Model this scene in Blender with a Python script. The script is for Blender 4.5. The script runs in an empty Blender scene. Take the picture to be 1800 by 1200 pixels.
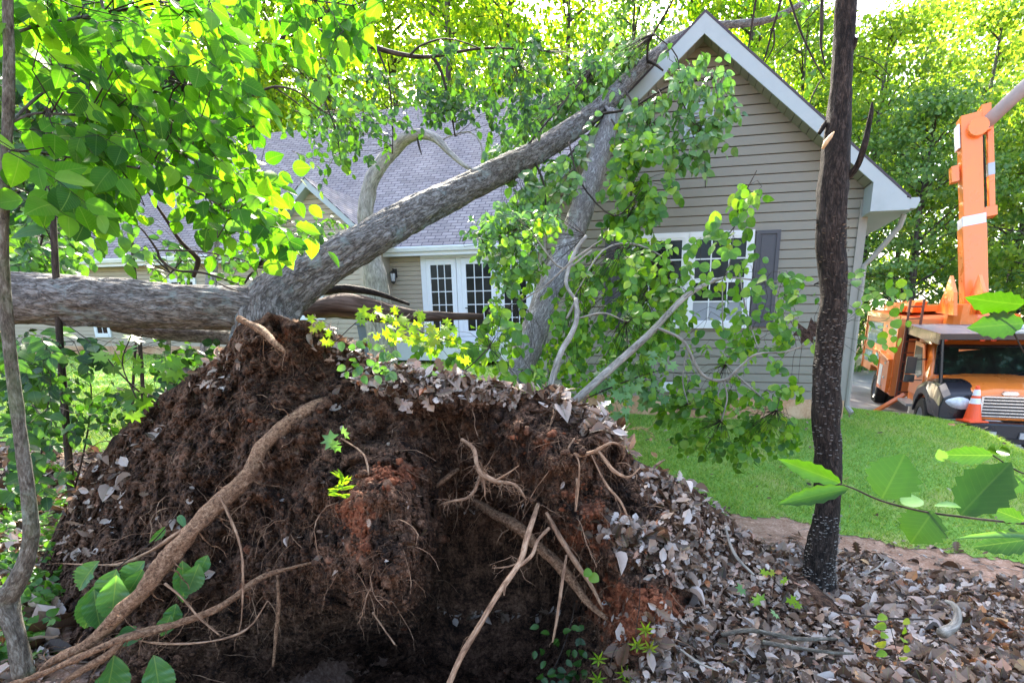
import bpy, math, random
import numpy as np
from mathutils import Matrix, Vector, Euler
random.seed(7)
RNG = np.random.default_rng(11)
R = math.radians
SC = bpy.context.scene
COL = SC.collection

# ------------------------------------------------------------------ camera, world, sun, exposure
FPX, CXP, CYP = 900.0, 1000.0, 804.0          # focal length and principal point in photograph pixels (1800 wide)
PITCH = math.atan(209/900)
EYE = 1.6
cam = bpy.data.cameras.new('camera')
cam.sensor_width = 36; cam.lens = 18.0
cam.shift_x = -100/1800; cam.shift_y = 204/1800
cam.clip_start = .05; cam.clip_end = 2000
co = bpy.data.objects.new('camera', cam); COL.objects.link(co)
co.location = (0, 0, EYE); co.rotation_euler = (math.pi/2-PITCH, 0, 0)
SC.camera = co

SUN_EL, SUN_AZ = 40.0, -12.0                  # azimuth measured from +Y (behind the house) towards +X
w = bpy.data.worlds.new('World'); SC.world = w; w.use_nodes = True
nt = w.node_tree; bg = nt.nodes['Background']
sky = nt.nodes.new('ShaderNodeTexSky'); sky.sky_type = 'NISHITA'; sky.sun_disc = False
sky.sun_elevation = R(SUN_EL); sky.sun_rotation = R(SUN_AZ)
sky.air_density = 1.0; sky.dust_density = 4.0; sky.ozone_density = .6
nt.links.new(sky.outputs[0], bg.inputs[0]); bg.inputs[1].default_value = .15
sl = bpy.data.lights.new('sun', 'SUN'); sl.energy = 5.0; sl.angle = R(.5); sl.color = (1, .93, .80)
so = bpy.data.objects.new('sun', sl); COL.objects.link(so); so.location = (0, 30, 40)
sd = Vector((math.sin(R(SUN_AZ))*math.cos(R(SUN_EL)), math.cos(R(SUN_AZ))*math.cos(R(SUN_EL)), math.sin(R(SUN_EL))))
so.rotation_euler = sd.to_track_quat('Z', 'Y').to_euler()
SC.view_settings.view_transform = 'Standard'; SC.view_settings.look = 'None'
SC.view_settings.exposure = 2.72; SC.view_settings.gamma = 1.0
SC.render.engine = 'CYCLES'
SC.cycles.max_bounces = 7; SC.cycles.diffuse_bounces = 4; SC.cycles.transmission_bounces = 4
SC.cycles.transparent_max_bounces = 4; SC.cycles.use_denoising = True; SC.cycles.caustics_reflective = False
SC.cycles.caustics_refractive = False

# ------------------------------------------------------------------ helpers
def ray(px, py):
    x = (px-CXP)/FPX; y = -(py-CYP)/FPX
    return np.array([x, math.cos(PITCH)+y*math.sin(PITCH), -math.sin(PITCH)+y*math.cos(PITCH)])
def P(px, py, Y):
    d = ray(px, py); s = Y/d[1]
    return np.array([d[0]*s, Y, EYE+d[2]*s])
def Pv(px, py, Y):
    px = np.asarray(px, float); py = np.asarray(py, float); Y = np.asarray(Y, float)
    x = (px-CXP)/FPX; y = -(py-CYP)/FPX
    dy = math.cos(PITCH)+y*math.sin(PITCH); dz = -math.sin(PITCH)+y*math.cos(PITCH)
    s = Y/dy
    return np.stack([x*s, Y+0*s, EYE+dz*s], -1)
def unit(a):
    a = np.asarray(a, float); return a/np.maximum(np.linalg.norm(a, axis=-1, keepdims=True), 1e-9)

def vnoise(p, seed=0):
    p = np.asarray(p, float); i = np.floor(p).astype(np.int64); f = p-i; f = f*f*(3-2*f)
    def h(ix, iy, iz):
        n = (ix*374761393+iy*668265263+iz*2147483647+seed*974711) & 0xffffffff
        n = ((n ^ (n >> 13))*1274126177) & 0xffffffff
        n = ((n ^ (n >> 15))*2246822519) & 0xffffffff
        return ((n ^ (n >> 16)) & 0xffffff)/float(0xffffff)
    r = 0
    for dx in (0, 1):
        for dy in (0, 1):
            for dz in (0, 1):
                wgt = (f[..., 0] if dx else 1-f[..., 0])*(f[..., 1] if dy else 1-f[..., 1])*(f[..., 2] if dz else 1-f[..., 2])
                r = r+wgt*h(i[..., 0]+dx, i[..., 1]+dy, i[..., 2]+dz)
    return r*2-1
def fbm(p, oct=4, seed=0, gain=.5):
    p = np.asarray(p, float); a = 1; s = 0; t = 0
    for k in range(oct):
        s = s+a*vnoise(p*(2.03**k), seed+k*17); t += a; a *= gain
    return s/t

def tps(ctrl, reg=1e-3):
    c = np.array(ctrl, float); X = c[:, :2]; n = len(X)
    def U(r2): return np.where(r2 > 1e-12, r2*np.log(np.maximum(r2, 1e-12)), 0)
    K = U(((X[:, None]-X[None])**2).sum(-1))+np.eye(n)*reg*np.mean(((X[:, None]-X[None])**2).sum(-1))
    Pm = np.hstack([np.ones((n, 1)), X]); A = np.zeros((n+3, n+3)); A[:n, :n] = K; A[:n, n:] = Pm; A[n:, :n] = Pm.T
    s = np.linalg.solve(A, np.concatenate([c[:, 2], np.zeros(3)]))
    def f(x, y):
        x = np.asarray(x, float); y = np.asarray(y, float); q = np.stack([x, y], -1).reshape(-1, 2); out = np.empty(len(q))
        for a in range(0, len(q), 20000):
            b = q[a:a+20000]; out[a:a+20000] = U(((b[:, None]-X[None])**2).sum(-1))@s[:n]+s[n]+b@s[n+1:]
        return out.reshape(x.shape)
    return f

class MB:
    """collects vertices and faces (with one vector attribute) and links them as one mesh"""
    def __init__(s): s.V = []; s.A = []; s.F = []; s.M = []; s.n = 0
    def add(s, V, F, A=None, mat=0):
        V = np.asarray(V, float).reshape(-1, 3)
        if A is None: A = np.zeros_like(V)
        s.V.append(V); s.A.append(np.asarray(A, float).reshape(-1, 3))
        groups = {}
        if isinstance(F, np.ndarray): groups[F.shape[1]] = F
        else:
            for f in F: groups.setdefault(len(f), []).append(f)
        for k, g in groups.items():
            g = np.asarray(g, np.int64).reshape(-1, k)
            s.F.append(g+s.n); s.M.append(np.full(len(g), mat, np.int32))
        s.n += len(V); return s
    def box(s, lo, hi, mat=0, M=None):
        x0, y0, z0 = lo; x1, y1, z1 = hi
        V = np.array([(x0, y0, z0), (x1, y0, z0), (x1, y1, z0), (x0, y1, z0), (x0, y0, z1), (x1, y0, z1), (x1, y1, z1), (x0, y1, z1)], float)
        if M is not None: V = V@np.array(M.to_3x3()).T+np.array(M.translation)
        return s.add(V, [(0, 3, 2, 1), (4, 5, 6, 7), (0, 1, 5, 4), (1, 2, 6, 5), (2, 3, 7, 6), (3, 0, 4, 7)], mat=mat)
    def prism(s, poly, y0, y1, mat=0, axis='y'):
        n = len(poly); V = []
        for yy in (y0, y1):
            for a, b in poly: V.append({'y': (a, yy, b), 'x': (yy, a, b), 'z': (a, b, yy)}[axis])
        F = [tuple(range(n)), tuple(range(2*n-1, n-1, -1))]+[(i, i+n, (i+1) % n+n, (i+1) % n) for i in range(n)]
        return s.add(V, F, mat=mat)
    def tube(s, pts, rad, sides=8, cap=True, mat=0, bump=0, bscale=6, seed=0, sub=0, taper_end=False, squash=None):
        pts = np.asarray(pts, float); rad = np.asarray(rad, float)*np.ones(len(pts))
        if sub:
            n = len(pts); t = np.arange(n); tt = np.linspace(0, n-1, (n-1)*sub+1)
            q = np.vstack([2*pts[0]-pts[1], pts, 2*pts[-1]-pts[-2]]); o = []
            for v in tt:
                i = min(int(v), n-2); f = v-i; a, b, c, d = q[i], q[i+1], q[i+2], q[i+3]
                o.append(.5*((2*b)+(-a+c)*f+(2*a-5*b+4*c-d)*f*f+(-a+3*b-3*c+d)*f**3))
            rad = np.interp(tt, t, rad); pts = np.array(o)
        n = len(pts); T = unit(np.gradient(pts, axis=0))
        N = np.zeros_like(T); ref = np.array([0, 0, 1.]) if abs(T[0][2]) < .9 else np.array([1., 0, 0])
        v = np.cross(T[0], ref); v /= np.linalg.norm(v); N[0] = v
        for i in range(1, n):
            v = N[i-1]-T[i]*np.dot(N[i-1], T[i]); N[i] = v/max(np.linalg.norm(v), 1e-9)
        B = np.cross(T, N)
        L = np.concatenate([[0], np.cumsum(np.linalg.norm(np.diff(pts, axis=0), axis=1))])
        a = np.arange(sides)/sides*2*math.pi
        ca, sa = np.cos(a), np.sin(a)
        at = np.stack([ca[None]*rad[:, None], sa[None]*rad[:, None], L[:, None]+0*ca[None]], -1)
        rr = rad[:, None]*np.ones(sides)[None]
        if bump:
            pp = at*np.array([1, 1, .3])*bscale
            rr = rr*(1+bump*(fbm(pp, 3, seed)*1.6+.5*np.abs(vnoise(pp*3, seed+5))))
            if sides > 40: rr = rr*(1+.07*(.35-np.abs(fbm(at*np.array([1, 1, .14])*30, 3, seed+9)))/.35)
        Vv = pts[:, None]+N[:, None]*(ca[None, :, None]*rr[..., None])+B[:, None]*(sa[None, :, None]*rr[..., None])
        i = np.arange(n-1)[:, None]*sides; j = np.arange(sides)[None]; j2 = (j+1) % sides
        F = np.stack([i+j, i+j2, i+sides+j2, i+sides+j], -1).reshape(-1, 4)
        s.add(Vv.reshape(-1, 3), F, at.reshape(-1, 3), mat)
        if cap:
            base = s.n-n*sides
            s.F.append(np.array([list(range(base+sides-1, base-1, -1))])); s.M.append(np.array([mat], np.int32))
            e = base+(n-1)*sides
            s.F.append(np.array([list(range(e, e+sides))])); s.M.append(np.array([mat], np.int32))
        return s
    def build(s, name, mats, parent=None, smooth=False, attr='tuv', loc=None):
        me = bpy.data.meshes.new(name)
        V = np.concatenate(s.V); A = np.concatenate(s.A)
        if loc is not None: V = V-np.asarray(loc)
        me.vertices.add(len(V)); me.vertices.foreach_set('co', V.astype(np.float32).ravel())
        li = np.concatenate([f.ravel() for f in s.F]); tot = np.concatenate([np.full(len(f), f.shape[1]) for f in s.F])
        st = np.concatenate([[0], np.cumsum(tot)[:-1]])
        me.loops.add(len(li)); me.loops.foreach_set('vertex_index', li.astype(np.int32))
        me.polygons.add(len(tot)); me.polygons.foreach_set('loop_start', st.astype(np.int32))
        me.polygons.foreach_set('material_index', np.concatenate(s.M).astype(np.int32))
        me.polygons.foreach_set('use_smooth', np.full(len(tot), bool(smooth)))
        at = me.attributes.new(attr, 'FLOAT_VECTOR', 'POINT'); at.data.foreach_set('vector', A.astype(np.float32).ravel())
        me.update(calc_edges=True); me.validate()
        if not isinstance(mats, (list, tuple)): mats = [mats]
        for m in mats: me.materials.append(m)
        o = bpy.data.objects.new(name, me); COL.objects.link(o)
        if parent is not None: o.parent = parent
        if loc is not None: o.location = loc
        return o

def tag(o, label=None, cat=None, group=None, kind=None):
    if label: o['label'] = label
    if cat: o['category'] = cat
    if group: o['group'] = group
    if kind: o['kind'] = kind
    return o
def empty(name, loc, label, cat, group=None, rot=(0, 0, 0)):
    o = bpy.data.objects.new(name, None); COL.objects.link(o); o.location = loc; o.rotation_euler = rot; o.empty_display_size = .2
    return tag(o, label, cat, group)
def place(o, parent):
    """parent keeping the world position of a mesh that was built in world coordinates"""
    o.parent = parent; o.matrix_parent_inverse = parent_mat(parent).inverted(); return o
def parent_mat(e): return Matrix.Translation(e.location) @ e.rotation_euler.to_matrix().to_4x4()

# ------------------------------------------------------------------ materials
MAT = {}
class NG:
    def __init__(s, name):
        s.m = bpy.data.materials.new(name); s.m.use_nodes = True; s.t = s.m.node_tree; s.t.nodes.clear()
        s.out = s.t.nodes.new('ShaderNodeOutputMaterial'); MAT[name] = s.m
    def n(s, typ, **kw):
        x = s.t.nodes.new(typ)
        for k, v in kw.items():
            if k.startswith('_'): setattr(x, k[1:], v)
            else: x.inputs[k.replace('__', ' ')].default_value = v
        return x
    def l(s, a, b): s.t.links.new(a, b)
    def ramp(s, fac, stops):
        r = s.t.nodes.new('ShaderNodeValToRGB'); e = r.color_ramp.elements
        while len(e) < len(stops): e.new(.5)
        for q, (p, c) in zip(e, stops): q.position = p; q.color = (*c, 1)
        s.l(fac, r.inputs[0]); return r.outputs[0]
    def noise(s, vec, scale, detail=4, rough=.55, dist=0):
        x = s.n('ShaderNodeTexNoise'); x.inputs['Scale'].default_value = scale; x.inputs['Detail'].default_value = detail
        x.inputs['Roughness'].default_value = rough; x.inputs['Distortion'].default_value = dist
        if vec is not None: s.l(vec, x.inputs['Vector'])
        return x.outputs['Fac']
    def mapv(s, vec, scale):
        x = s.n('ShaderNodeMapping'); x.inputs['Scale'].default_value = scale; s.l(vec, x.inputs[0]); return x.outputs[0]
    def mix(s, fac, a, b, mode='MIX'):
        x = s.n('ShaderNodeMix'); x.data_type = 'RGBA'; x.blend_type = mode
        for i, v in ((0, fac), (6, a), (7, b)):
            if hasattr(v, 'links') or hasattr(v, 'is_linked'): s.l(v, x.inputs[i])
            else: x.inputs[i].default_value = v if i == 0 else (*v, 1)
        return x.outputs[2]
    def math(s, op, a, b=0, c=None):
        x = s.n('ShaderNodeMath'); x.operation = op
        for i, v in enumerate((a, b) if c is None else (a, b, c)):
            if hasattr(v, 'is_linked'): s.l(v, x.inputs[i])
            else: x.inputs[i].default_value = v
        return x.outputs[0]
    def pbr(s, col, rough=.8, bump=None, bstr=.5, bdist=.02, metal=0, spec=.5, coat=0):
        b = s.n('ShaderNodeBsdfPrincipled'); b.inputs['Metallic'].default_value = metal
        b.inputs['Specular IOR Level'].default_value = spec; b.inputs['Coat Weight'].default_value = coat
        if hasattr(col, 'is_linked'): s.l(col, b.inputs['Base Color'])
        else: b.inputs['Base Color'].default_value = (*col, 1)
        if hasattr(rough, 'is_linked'): s.l(rough, b.inputs['Roughness'])
        else: b.inputs['Roughness'].default_value = rough
        if bump is not None:
            q = s.n('ShaderNodeBump'); q.inputs['Strength'].default_value = bstr; q.inputs['Distance'].default_value = bdist
            s.l(bump, q.inputs['Height']); s.l(q.outputs[0], b.inputs['Normal'])
        return b
    def done(s, b): s.l(b.outputs[0] if not hasattr(b, 'is_linked') else b, s.out.inputs[0]); return s.m
def attr(g, name='tuv'):
    a = g.n('ShaderNodeAttribute'); a.attribute_name = name; return a.outputs['Vector']
def pos(g): return g.n('ShaderNodeNewGeometry').outputs['Position']
def obj_co(g): return g.n('ShaderNodeTexCoord').outputs['Object']

def leaf_mat(name, stops, trans=.5, tint=(1.5, 1.5, .5), rough=.45, vein=.0, spec=.5, tmul=1.0):
    g = NG(name); rnd = g.n('ShaderNodeNewGeometry').outputs['Random Per Island']
    c = g.ramp(rnd, stops)
    nz = g.noise(pos(g), 35, 2)
    c = g.mix(.35, c, g.ramp(nz, [(.3, (.55, .55, .55)), (.7, (1, 1, 1))]), 'MULTIPLY')
    if vein:
        a = g.n('ShaderNodeSeparateXYZ'); g.l(attr(g), a.inputs[0])
        ax = g.math('ABSOLUTE', a.outputs[0])
        mid = g.math('LESS_THAN', ax, .014)
        s = g.math('SUBTRACT', a.outputs[1], g.math('MULTIPLY', ax, .75))
        s = g.math('FRACT', g.math('MULTIPLY', s, 9)); sv = g.math('LESS_THAN', s, .10)
        v = g.math('MAXIMUM', mid, g.math('MULTIPLY', sv, .5))
        c = g.mix(g.math('MULTIPLY', v, vein), c, (.2, .34, .09))
    b = g.pbr(c, rough, spec=spec)
    t = g.n('ShaderNodeBsdfTranslucent')
    g.l(g.mix(1.0, c, tuple(x*tmul for x in tint), 'MULTIPLY'), t.inputs[0])
    m = g.n('ShaderNodeMixShader'); m.inputs[0].default_value = trans
    g.l(b.outputs[0], m.inputs[1]); g.l(t.outputs[0], m.inputs[2]); return g.done(m)

leaf_mat('leaf_bright', [(0, (.018, .085, .007)), (.3, (.045, .17, .01)), (.7, (.085, .26, .014)), (.95, (.15, .34, .02)), (.985, (.06, .18, .08)), (1, (.16, .26, .03))], .55, (1.7, 1.6, .3), .5, .35, .25)
leaf_mat('leaf_mid', [(0, (.03, .10, .014)), (.5, (.07, .20, .02)), (1, (.12, .27, .035))], .42, (1.5, 1.4, .4), .38, .0, .5)
leaf_mat('leaf_round', [(0, (.045, .15, .018)), (.45, (.10, .27, .02)), (.85, (.18, .37, .03)), (1, (.27, .42, .06))], .48, (1.5, 1.4, .4), .4, .3, .5)
leaf_mat('leaf_cool', [(0, (.05, .15, .03)), (.5, (.11, .25, .06)), (1, (.2, .36, .12))], .38, (1.3, 1.4, .5), .3, .3, .6)
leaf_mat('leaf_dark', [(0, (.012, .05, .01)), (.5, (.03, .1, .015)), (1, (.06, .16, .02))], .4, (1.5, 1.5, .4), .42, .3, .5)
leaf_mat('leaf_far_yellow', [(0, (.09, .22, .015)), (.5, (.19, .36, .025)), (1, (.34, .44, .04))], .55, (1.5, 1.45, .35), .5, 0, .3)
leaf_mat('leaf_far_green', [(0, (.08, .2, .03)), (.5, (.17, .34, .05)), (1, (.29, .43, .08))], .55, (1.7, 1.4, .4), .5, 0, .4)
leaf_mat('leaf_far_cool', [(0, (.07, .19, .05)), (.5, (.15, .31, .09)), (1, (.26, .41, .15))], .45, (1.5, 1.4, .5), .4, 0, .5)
leaf_mat('leaf_holly', [(0, (.018, .07, .004)), (1, (.035, .115, .005))], .5, (1.4, 1.35, .3), .32, .1, .5)
leaf_mat('leaf_lime', [(0, (.14, .33, .02)), (.6, (.24, .42, .03)), (1, (.33, .42, .05))], .55, (1.5, 1.3, .3), .5, .2, .3)
leaf_mat('leaf_pleated', [(0, (.05, .17, .05)), (1, (.1, .26, .09))], .35, (1.4, 1.4, .4), .4, .7, .5)
leaf_mat('grass_blade', [(0, (.12, .26, .035)), (.5, (.24, .43, .07)), (.9, (.40, .52, .12)), (1, (.5, .5, .22))], .4, (1.4, 1.3, .5), .5, 0, .3)
leaf_mat('dead_leaf', [(0, (.03, .014, .008)), (.22, (.10, .05, .028)), (.42, (.22, .14, .095)), (.64, (.38, .29, .23)), (.85, (.60, .52, .46)), (.96, (.38, .13, .04)), (1, (.5, .32, .16))], .12, (1.2, .9, .6), .55, .2, .5)
leaf_mat('dead_leaf_pale', [(0, (.035, .018, .01)), (.25, (.11, .06, .037)), (.48, (.24, .16, .115)), (.72, (.37, .29, .24)), (.95, (.52, .46, .42)), (1, (.4, .14, .05))], .12, (1.2, .9, .7), .5, .2, .5)

def bark(name, dark, mid, light, scale=9, zs=.22, bdist=.02, lichen=None, moss=None, cells=.12, cscale=26):
    g = NG(name); a = attr(g); v = g.mapv(a, (1, 1, zs))
    nz = g.noise(v, scale, 6, .65, .6); n2 = g.noise(g.mapv(a, (1, 1, zs*.6)), scale*4.2, 4, .6, .4)
    big = g.noise(a, 2.2, 3)
    def fur(sc_, z_):
        f_ = g.noise(g.mapv(a, (1, 1, zs*z_)), sc_, 4, .55, .8); return g.math('MINIMUM', g.math('MULTIPLY', g.math('ABSOLUTE', g.math('SUBTRACT', f_, .5)), 9), 1)
    edge = g.math('ADD', g.math('MULTIPLY', fur(cscale*.5, 1), .6), g.math('MULTIPLY', fur(cscale*1.3, .8), .4))
    h = g.math('ADD', g.math('MULTIPLY', nz, .72), g.math('ADD', g.math('MULTIPLY', n2, .45), g.math('MULTIPLY', g.math('SUBTRACT', edge, .45), cells)))
    c = g.ramp(h, [(.42, dark), (.60, mid), (.80, light)])
    c = g.mix(.5, c, g.ramp(big, [(.35, (.55, .52, .5)), (.65, (1, 1, 1))]), 'MULTIPLY')
    if lichen:
        ln = g.noise(a, 5, 5, .7); c = g.mix(g.ramp(ln, [(.56, (0, 0, 0)), (.66, (.7, .7, .7))]), c, lichen)
    if moss:
        ln = g.noise(a, 3.1, 5, .6); c = g.mix(g.ramp(ln, [(.5, (0, 0, 0)), (.68, (.6, .6, .6))]), c, moss)
    return g.done(g.pbr(c, .85, h, 1.0, bdist, spec=.25))
bark('bark_oak', (.055, .048, .042), (.16, .145, .128), (.33, .315, .29), 44, .26, .02, lichen=(.26, .31, .29), cells=.34, cscale=70)
bark('bark_grey', (.08, .07, .064), (.31, .28, .265), (.56, .53, .50), 40, .25, .015, lichen=(.42, .46, .42), cells=.2, cscale=80)
bark('bark_dark', (.004, .0035, .003), (.026, .019, .015), (.10, .075, .06), 45, .35, .02, cells=.16, cscale=60)
bark('bark_sapling', (.025, .02, .016), (.11, .10, .08), (.27, .27, .235), 60, .4, .006, lichen=(.26, .32, .27), moss=(.08, .13, .05), cells=.1, cscale=70)
bark('bark_rotten', (.02, .012, .01), (.10, .065, .05), (.25, .18, .15), 10, .12, .02)
bark('twig', (.012, .01, .008), (.045, .035, .028), (.11, .09, .07), 30, .3, .002)
bark('twig_pale', (.13, .12, .10), (.30, .28, .24), (.5, .48, .43), 22, .3, .003)
bark('root_bark', (.03, .015, .009), (.25, .14, .08), (.52, .35, .22), 75, .8, .012, cells=.1, cscale=60)
bark('rootlet', (.08, .04, .024), (.32, .20, .125), (.58, .42, .29), 40, .3, .001)
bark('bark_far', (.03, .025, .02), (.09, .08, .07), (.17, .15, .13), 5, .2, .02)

g = NG('soil'); p_ = pos(g); a_ = g.n('ShaderNodeSeparateXYZ'); g.l(attr(g), a_.inputs[0])
n1 = g.noise(p_, 7, 6, .65, .3); n2 = g.noise(p_, 38, 5, .7); n3 = g.noise(p_, 2.3, 3); n4 = g.noise(p_, 160, 3, .7)
dark = g.ramp(g.math('ADD', g.math('MULTIPLY', n1, .4), g.math('ADD', g.math('MULTIPLY', n2, .35), g.math('MULTIPLY', n4, .25))), [(.36, (.006, .004, .003)), (.45, (.022, .012, .008)), (.51, (.09, .047, .028)), (.59, (.22, .125, .08)), (.69, (.42, .29, .21))])
clay = g.ramp(n2, [(.3, (.08, .02, .009)), (.5, (.22, .07, .032)), (.7, (.42, .17, .09))])
cm = g.math('ADD', a_.outputs[0], g.math('MULTIPLY', g.math('SUBTRACT', n3, .5), 1.1))
c = g.mix(g.ramp(g.math('ADD', cm, g.math('MULTIPLY', g.math('SUBTRACT', n1, .5), 1.2)), [(.45, (0, 0, 0)), (.75, (1, 1, 1))]), dark, clay)
g.done(g.pbr(c, .95, g.math('ADD', n2, g.math('MULTIPLY', n4, .5)), 1.0, .02, spec=.2))

g = NG('forest_floor'); p_ = pos(g); n1 = g.noise(p_, 1.3, 4); n2 = g.noise(p_, 30, 6, .7)
c = g.ramp(n2, [(.3, (.05, .03, .02)), (.5, (.15, .10, .075)), (.7, (.3, .23, .2))])
c2 = g.ramp(n2, [(.3, (.14, .075, .045)), (.55, (.33, .21, .15)), (.75, (.5, .38, .3))])
c = g.mix(g.ramp(n1, [(.42, (0, 0, 0)), (.6, (1, 1, 1))]), c, c2)
g.done(g.pbr(c, .95, n2, .8, .02, spec=.2))
g = NG('bare_clay'); p_ = pos(g); n1 = g.noise(p_, 2.4, 4); n2 = g.noise(p_, 45, 6, .75); n3 = g.noise(p_, 9, 4, .6)
c = g.ramp(n2, [(.3, (.2, .10, .065)), (.5, (.46, .29, .2)), (.7, (.68, .52, .42))])
c = g.mix(g.ramp(n3, [(.4, (.6, .6, .6)), (.65, (0, 0, 0))]), c, (.22, .12, .07))
g.done(g.pbr(c, .95, n2, .8, .02, spec=.2))
g = NG('lawn_soil'); p_ = pos(g); n1 = g.noise(p_, 1.1, 4); n2 = g.noise(p_, 22, 5, .7)
c = g.ramp(n2, [(.3, (.09, .2, .03)), (.6, (.2, .37, .07))])
c = g.mix(g.ramp(n1, [(.5, (0, 0, 0)), (.72, (.8, .8, .8))]), c, (.42, .38, .14))
g.done(g.pbr(c, .95, n2, .6, .02, spec=.15))
g = NG('concrete'); p_ = pos(g); n1 = g.noise(p_, .8, 5); n2 = g.noise(p_, 60, 4)
g.done(g.pbr(g.mix(.4, g.ramp(n1, [(.3, (.24, .23, .22)), (.7, (.42, .41, .39))]), g.ramp(n2, [(.3, (.6, .6, .6)), (.7, (1, 1, 1))]), 'MULTIPLY'), .9, n2, .3, .004))

def simple(name, col, rough=.5, var=.12, scale=6, bump=.0, metal=0, spec=.5, coat=0, dirt=None):
    g = NG(name); p_ = obj_co(g); n1 = g.noise(p_, scale, 5, .6); n2 = g.noise(p_, scale*12, 3)
    lo = tuple(max(0, x*(1-var)) for x in col); hi = tuple(min(1, x*(1+var)) for x in col)
    c = g.ramp(n1, [(.3, lo), (.7, hi)])
    if dirt: c = g.mix(g.ramp(g.noise(p_, scale*.5, 6, .7, .5), [(.5, (0, 0, 0)), (.75, (.55, .55, .55))]), c, dirt)
    rr = g.ramp(n1, [(.3, (rough*.8,)*3), (.7, (min(1, rough*1.2),)*3)])
    return g.done(g.pbr(c, rr, n2 if bump else None, bump, .004, metal, spec, coat))
simple('siding', (.225, .212, .172), .6, .06, 1.5, .12, dirt=(.165, .155, .13))
simple('siding_warm', (.38, .32, .245), .6, .06, 1.5, .12, dirt=(.3, .25, .19))
simple('trim', (.36, .41, .42), .5, .05, 3, dirt=(.28, .31, .3))
simple('trim_white', (.66, .68, .7), .45, .04, 3, dirt=(.62, .62, .6))
simple('soffit', (.26, .25, .22), .6, .08, 4)
simple('shutter', (.05, .05, .06), .5, .15, 8)
simple('vent_metal', (.10, .09, .085), .6, .2, 9)
simple('blind', (.25, .27, .3), .6, .1, 4)
simple('deck_paint', (.7, .68, .62), .6, .08, 3, dirt=(.5, .46, .36))
simple('plastic_bin', (.09, .11, .14), .5, .1, 5)
g = NG('glass'); n1 = g.noise(obj_co(g), 1.6, 2)
g.done(g.pbr(g.ramp(n1, [(.35, (.004, .005, .006)), (.7, (.012, .015, .017))]), .12, spec=.18))
g = NG('windshield'); n1 = g.noise(obj_co(g), 5, 3)
g.done(g.pbr(g.ramp(n1, [(.4, (.006, .009, .008)), (.6, (.012, .03, .02)), (.72, (.05, .09, .08))]), .05, spec=.8))
g = NG('foundation'); p_ = obj_co(g); n1 = g.noise(p_, 2, 4); n2 = g.noise(p_, 24, 5, .7)
g.done(g.pbr(g.ramp(g.math('ADD', g.math('MULTIPLY', n1, .6), g.math('MULTIPLY', n2, .4)), [(.35, (.28, .14, .07)), (.5, (.48, .28, .16)), (.65, (.6, .42, .27))]), .9, n2, .6, .01))
# shingles: rows run along local x, courses follow the slope (attribute = u, v on the slope in metres)
g = NG('shingle'); a = attr(g)
br = g.n('ShaderNodeTexBrick'); br.offset = .5; br.inputs['Scale'].default_value = 1; br.inputs['Brick Width'].default_value = .32
br.inputs['Row Height'].default_value = .14; br.inputs['Mortar Size'].default_value = .012; br.inputs['Mortar Smooth'].default_value = .2
br.inputs['Color1'].default_value = (.28, .26, .255, 1); br.inputs['Color2'].default_value = (.38, .355, .35, 1); br.inputs['Mortar'].default_value = (.10, .09, .11, 1)
g.l(a, br.inputs['Vector']); n1 = g.noise(g.mapv(a, (1, .35, 1)), 1.1, 5, .6); n2 = g.noise(a, 40, 3)
c = g.mix(.75, br.outputs['Color'], g.ramp(n1, [(.3, (.62, .6, .66)), (.7, (1, .96, .96))]), 'MULTIPLY')
c = g.mix(.35, c, g.ramp(n2, [(.3, (.6, .6, .6)), (.7, (1, 1, 1))]), 'MULTIPLY')
g.done(g.pbr(c, .95, g.math('SUBTRACT', 1, br.outputs['Fac']), .7, .012, spec=.2))
simple('orange_paint', (.92, .24, .035), .3, .05, 2, coat=.5, dirt=(.7, .2, .06))
simple('orange_faded', (.90, .29, .08), .4, .06, 2, dirt=(.62, .22, .1))
simple('black_paint', (.012, .013, .018), .3, .2, 4, coat=.3)
simple('rubber', (.02, .02, .021), .85, .2, 8, bump=.3)
simple('canopy_top', (.16, .17, .19), .45, .1, 3)
simple('chrome', (.6, .62, .64), .22, .08, 5, metal=.9)
simple('steel', (.42, .43, .44), .4, .12, 5, metal=.5)
simple('white_gloss', (.75, .78, .8), .35, .05, 4)
simple('sign_blue', (.32, .56, .68), .4, .15, 14)
simple('sign_teal', (.04, .22, .24), .4, .2, 14)
simple('lamp_glass', (.62, .66, .7), .12, .2, 18, spec=.8)
simple('cone_orange', (.9, .1, .02), .5, .05, 5)
simple('grey_boom', (.42, .38, .38), .45, .1, 5)
simple('rust_brown', (.16, .045, .02), .6, .2, 6)
simple('lantern', (.03, .026, .024), .5, .2, 6)
simple('shelf_fungus', (.19, .17, .145), .8, .2, 20)
simple('split_wood', (.62, .42, .22), .7, .2, 14, bump=.4)

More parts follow.
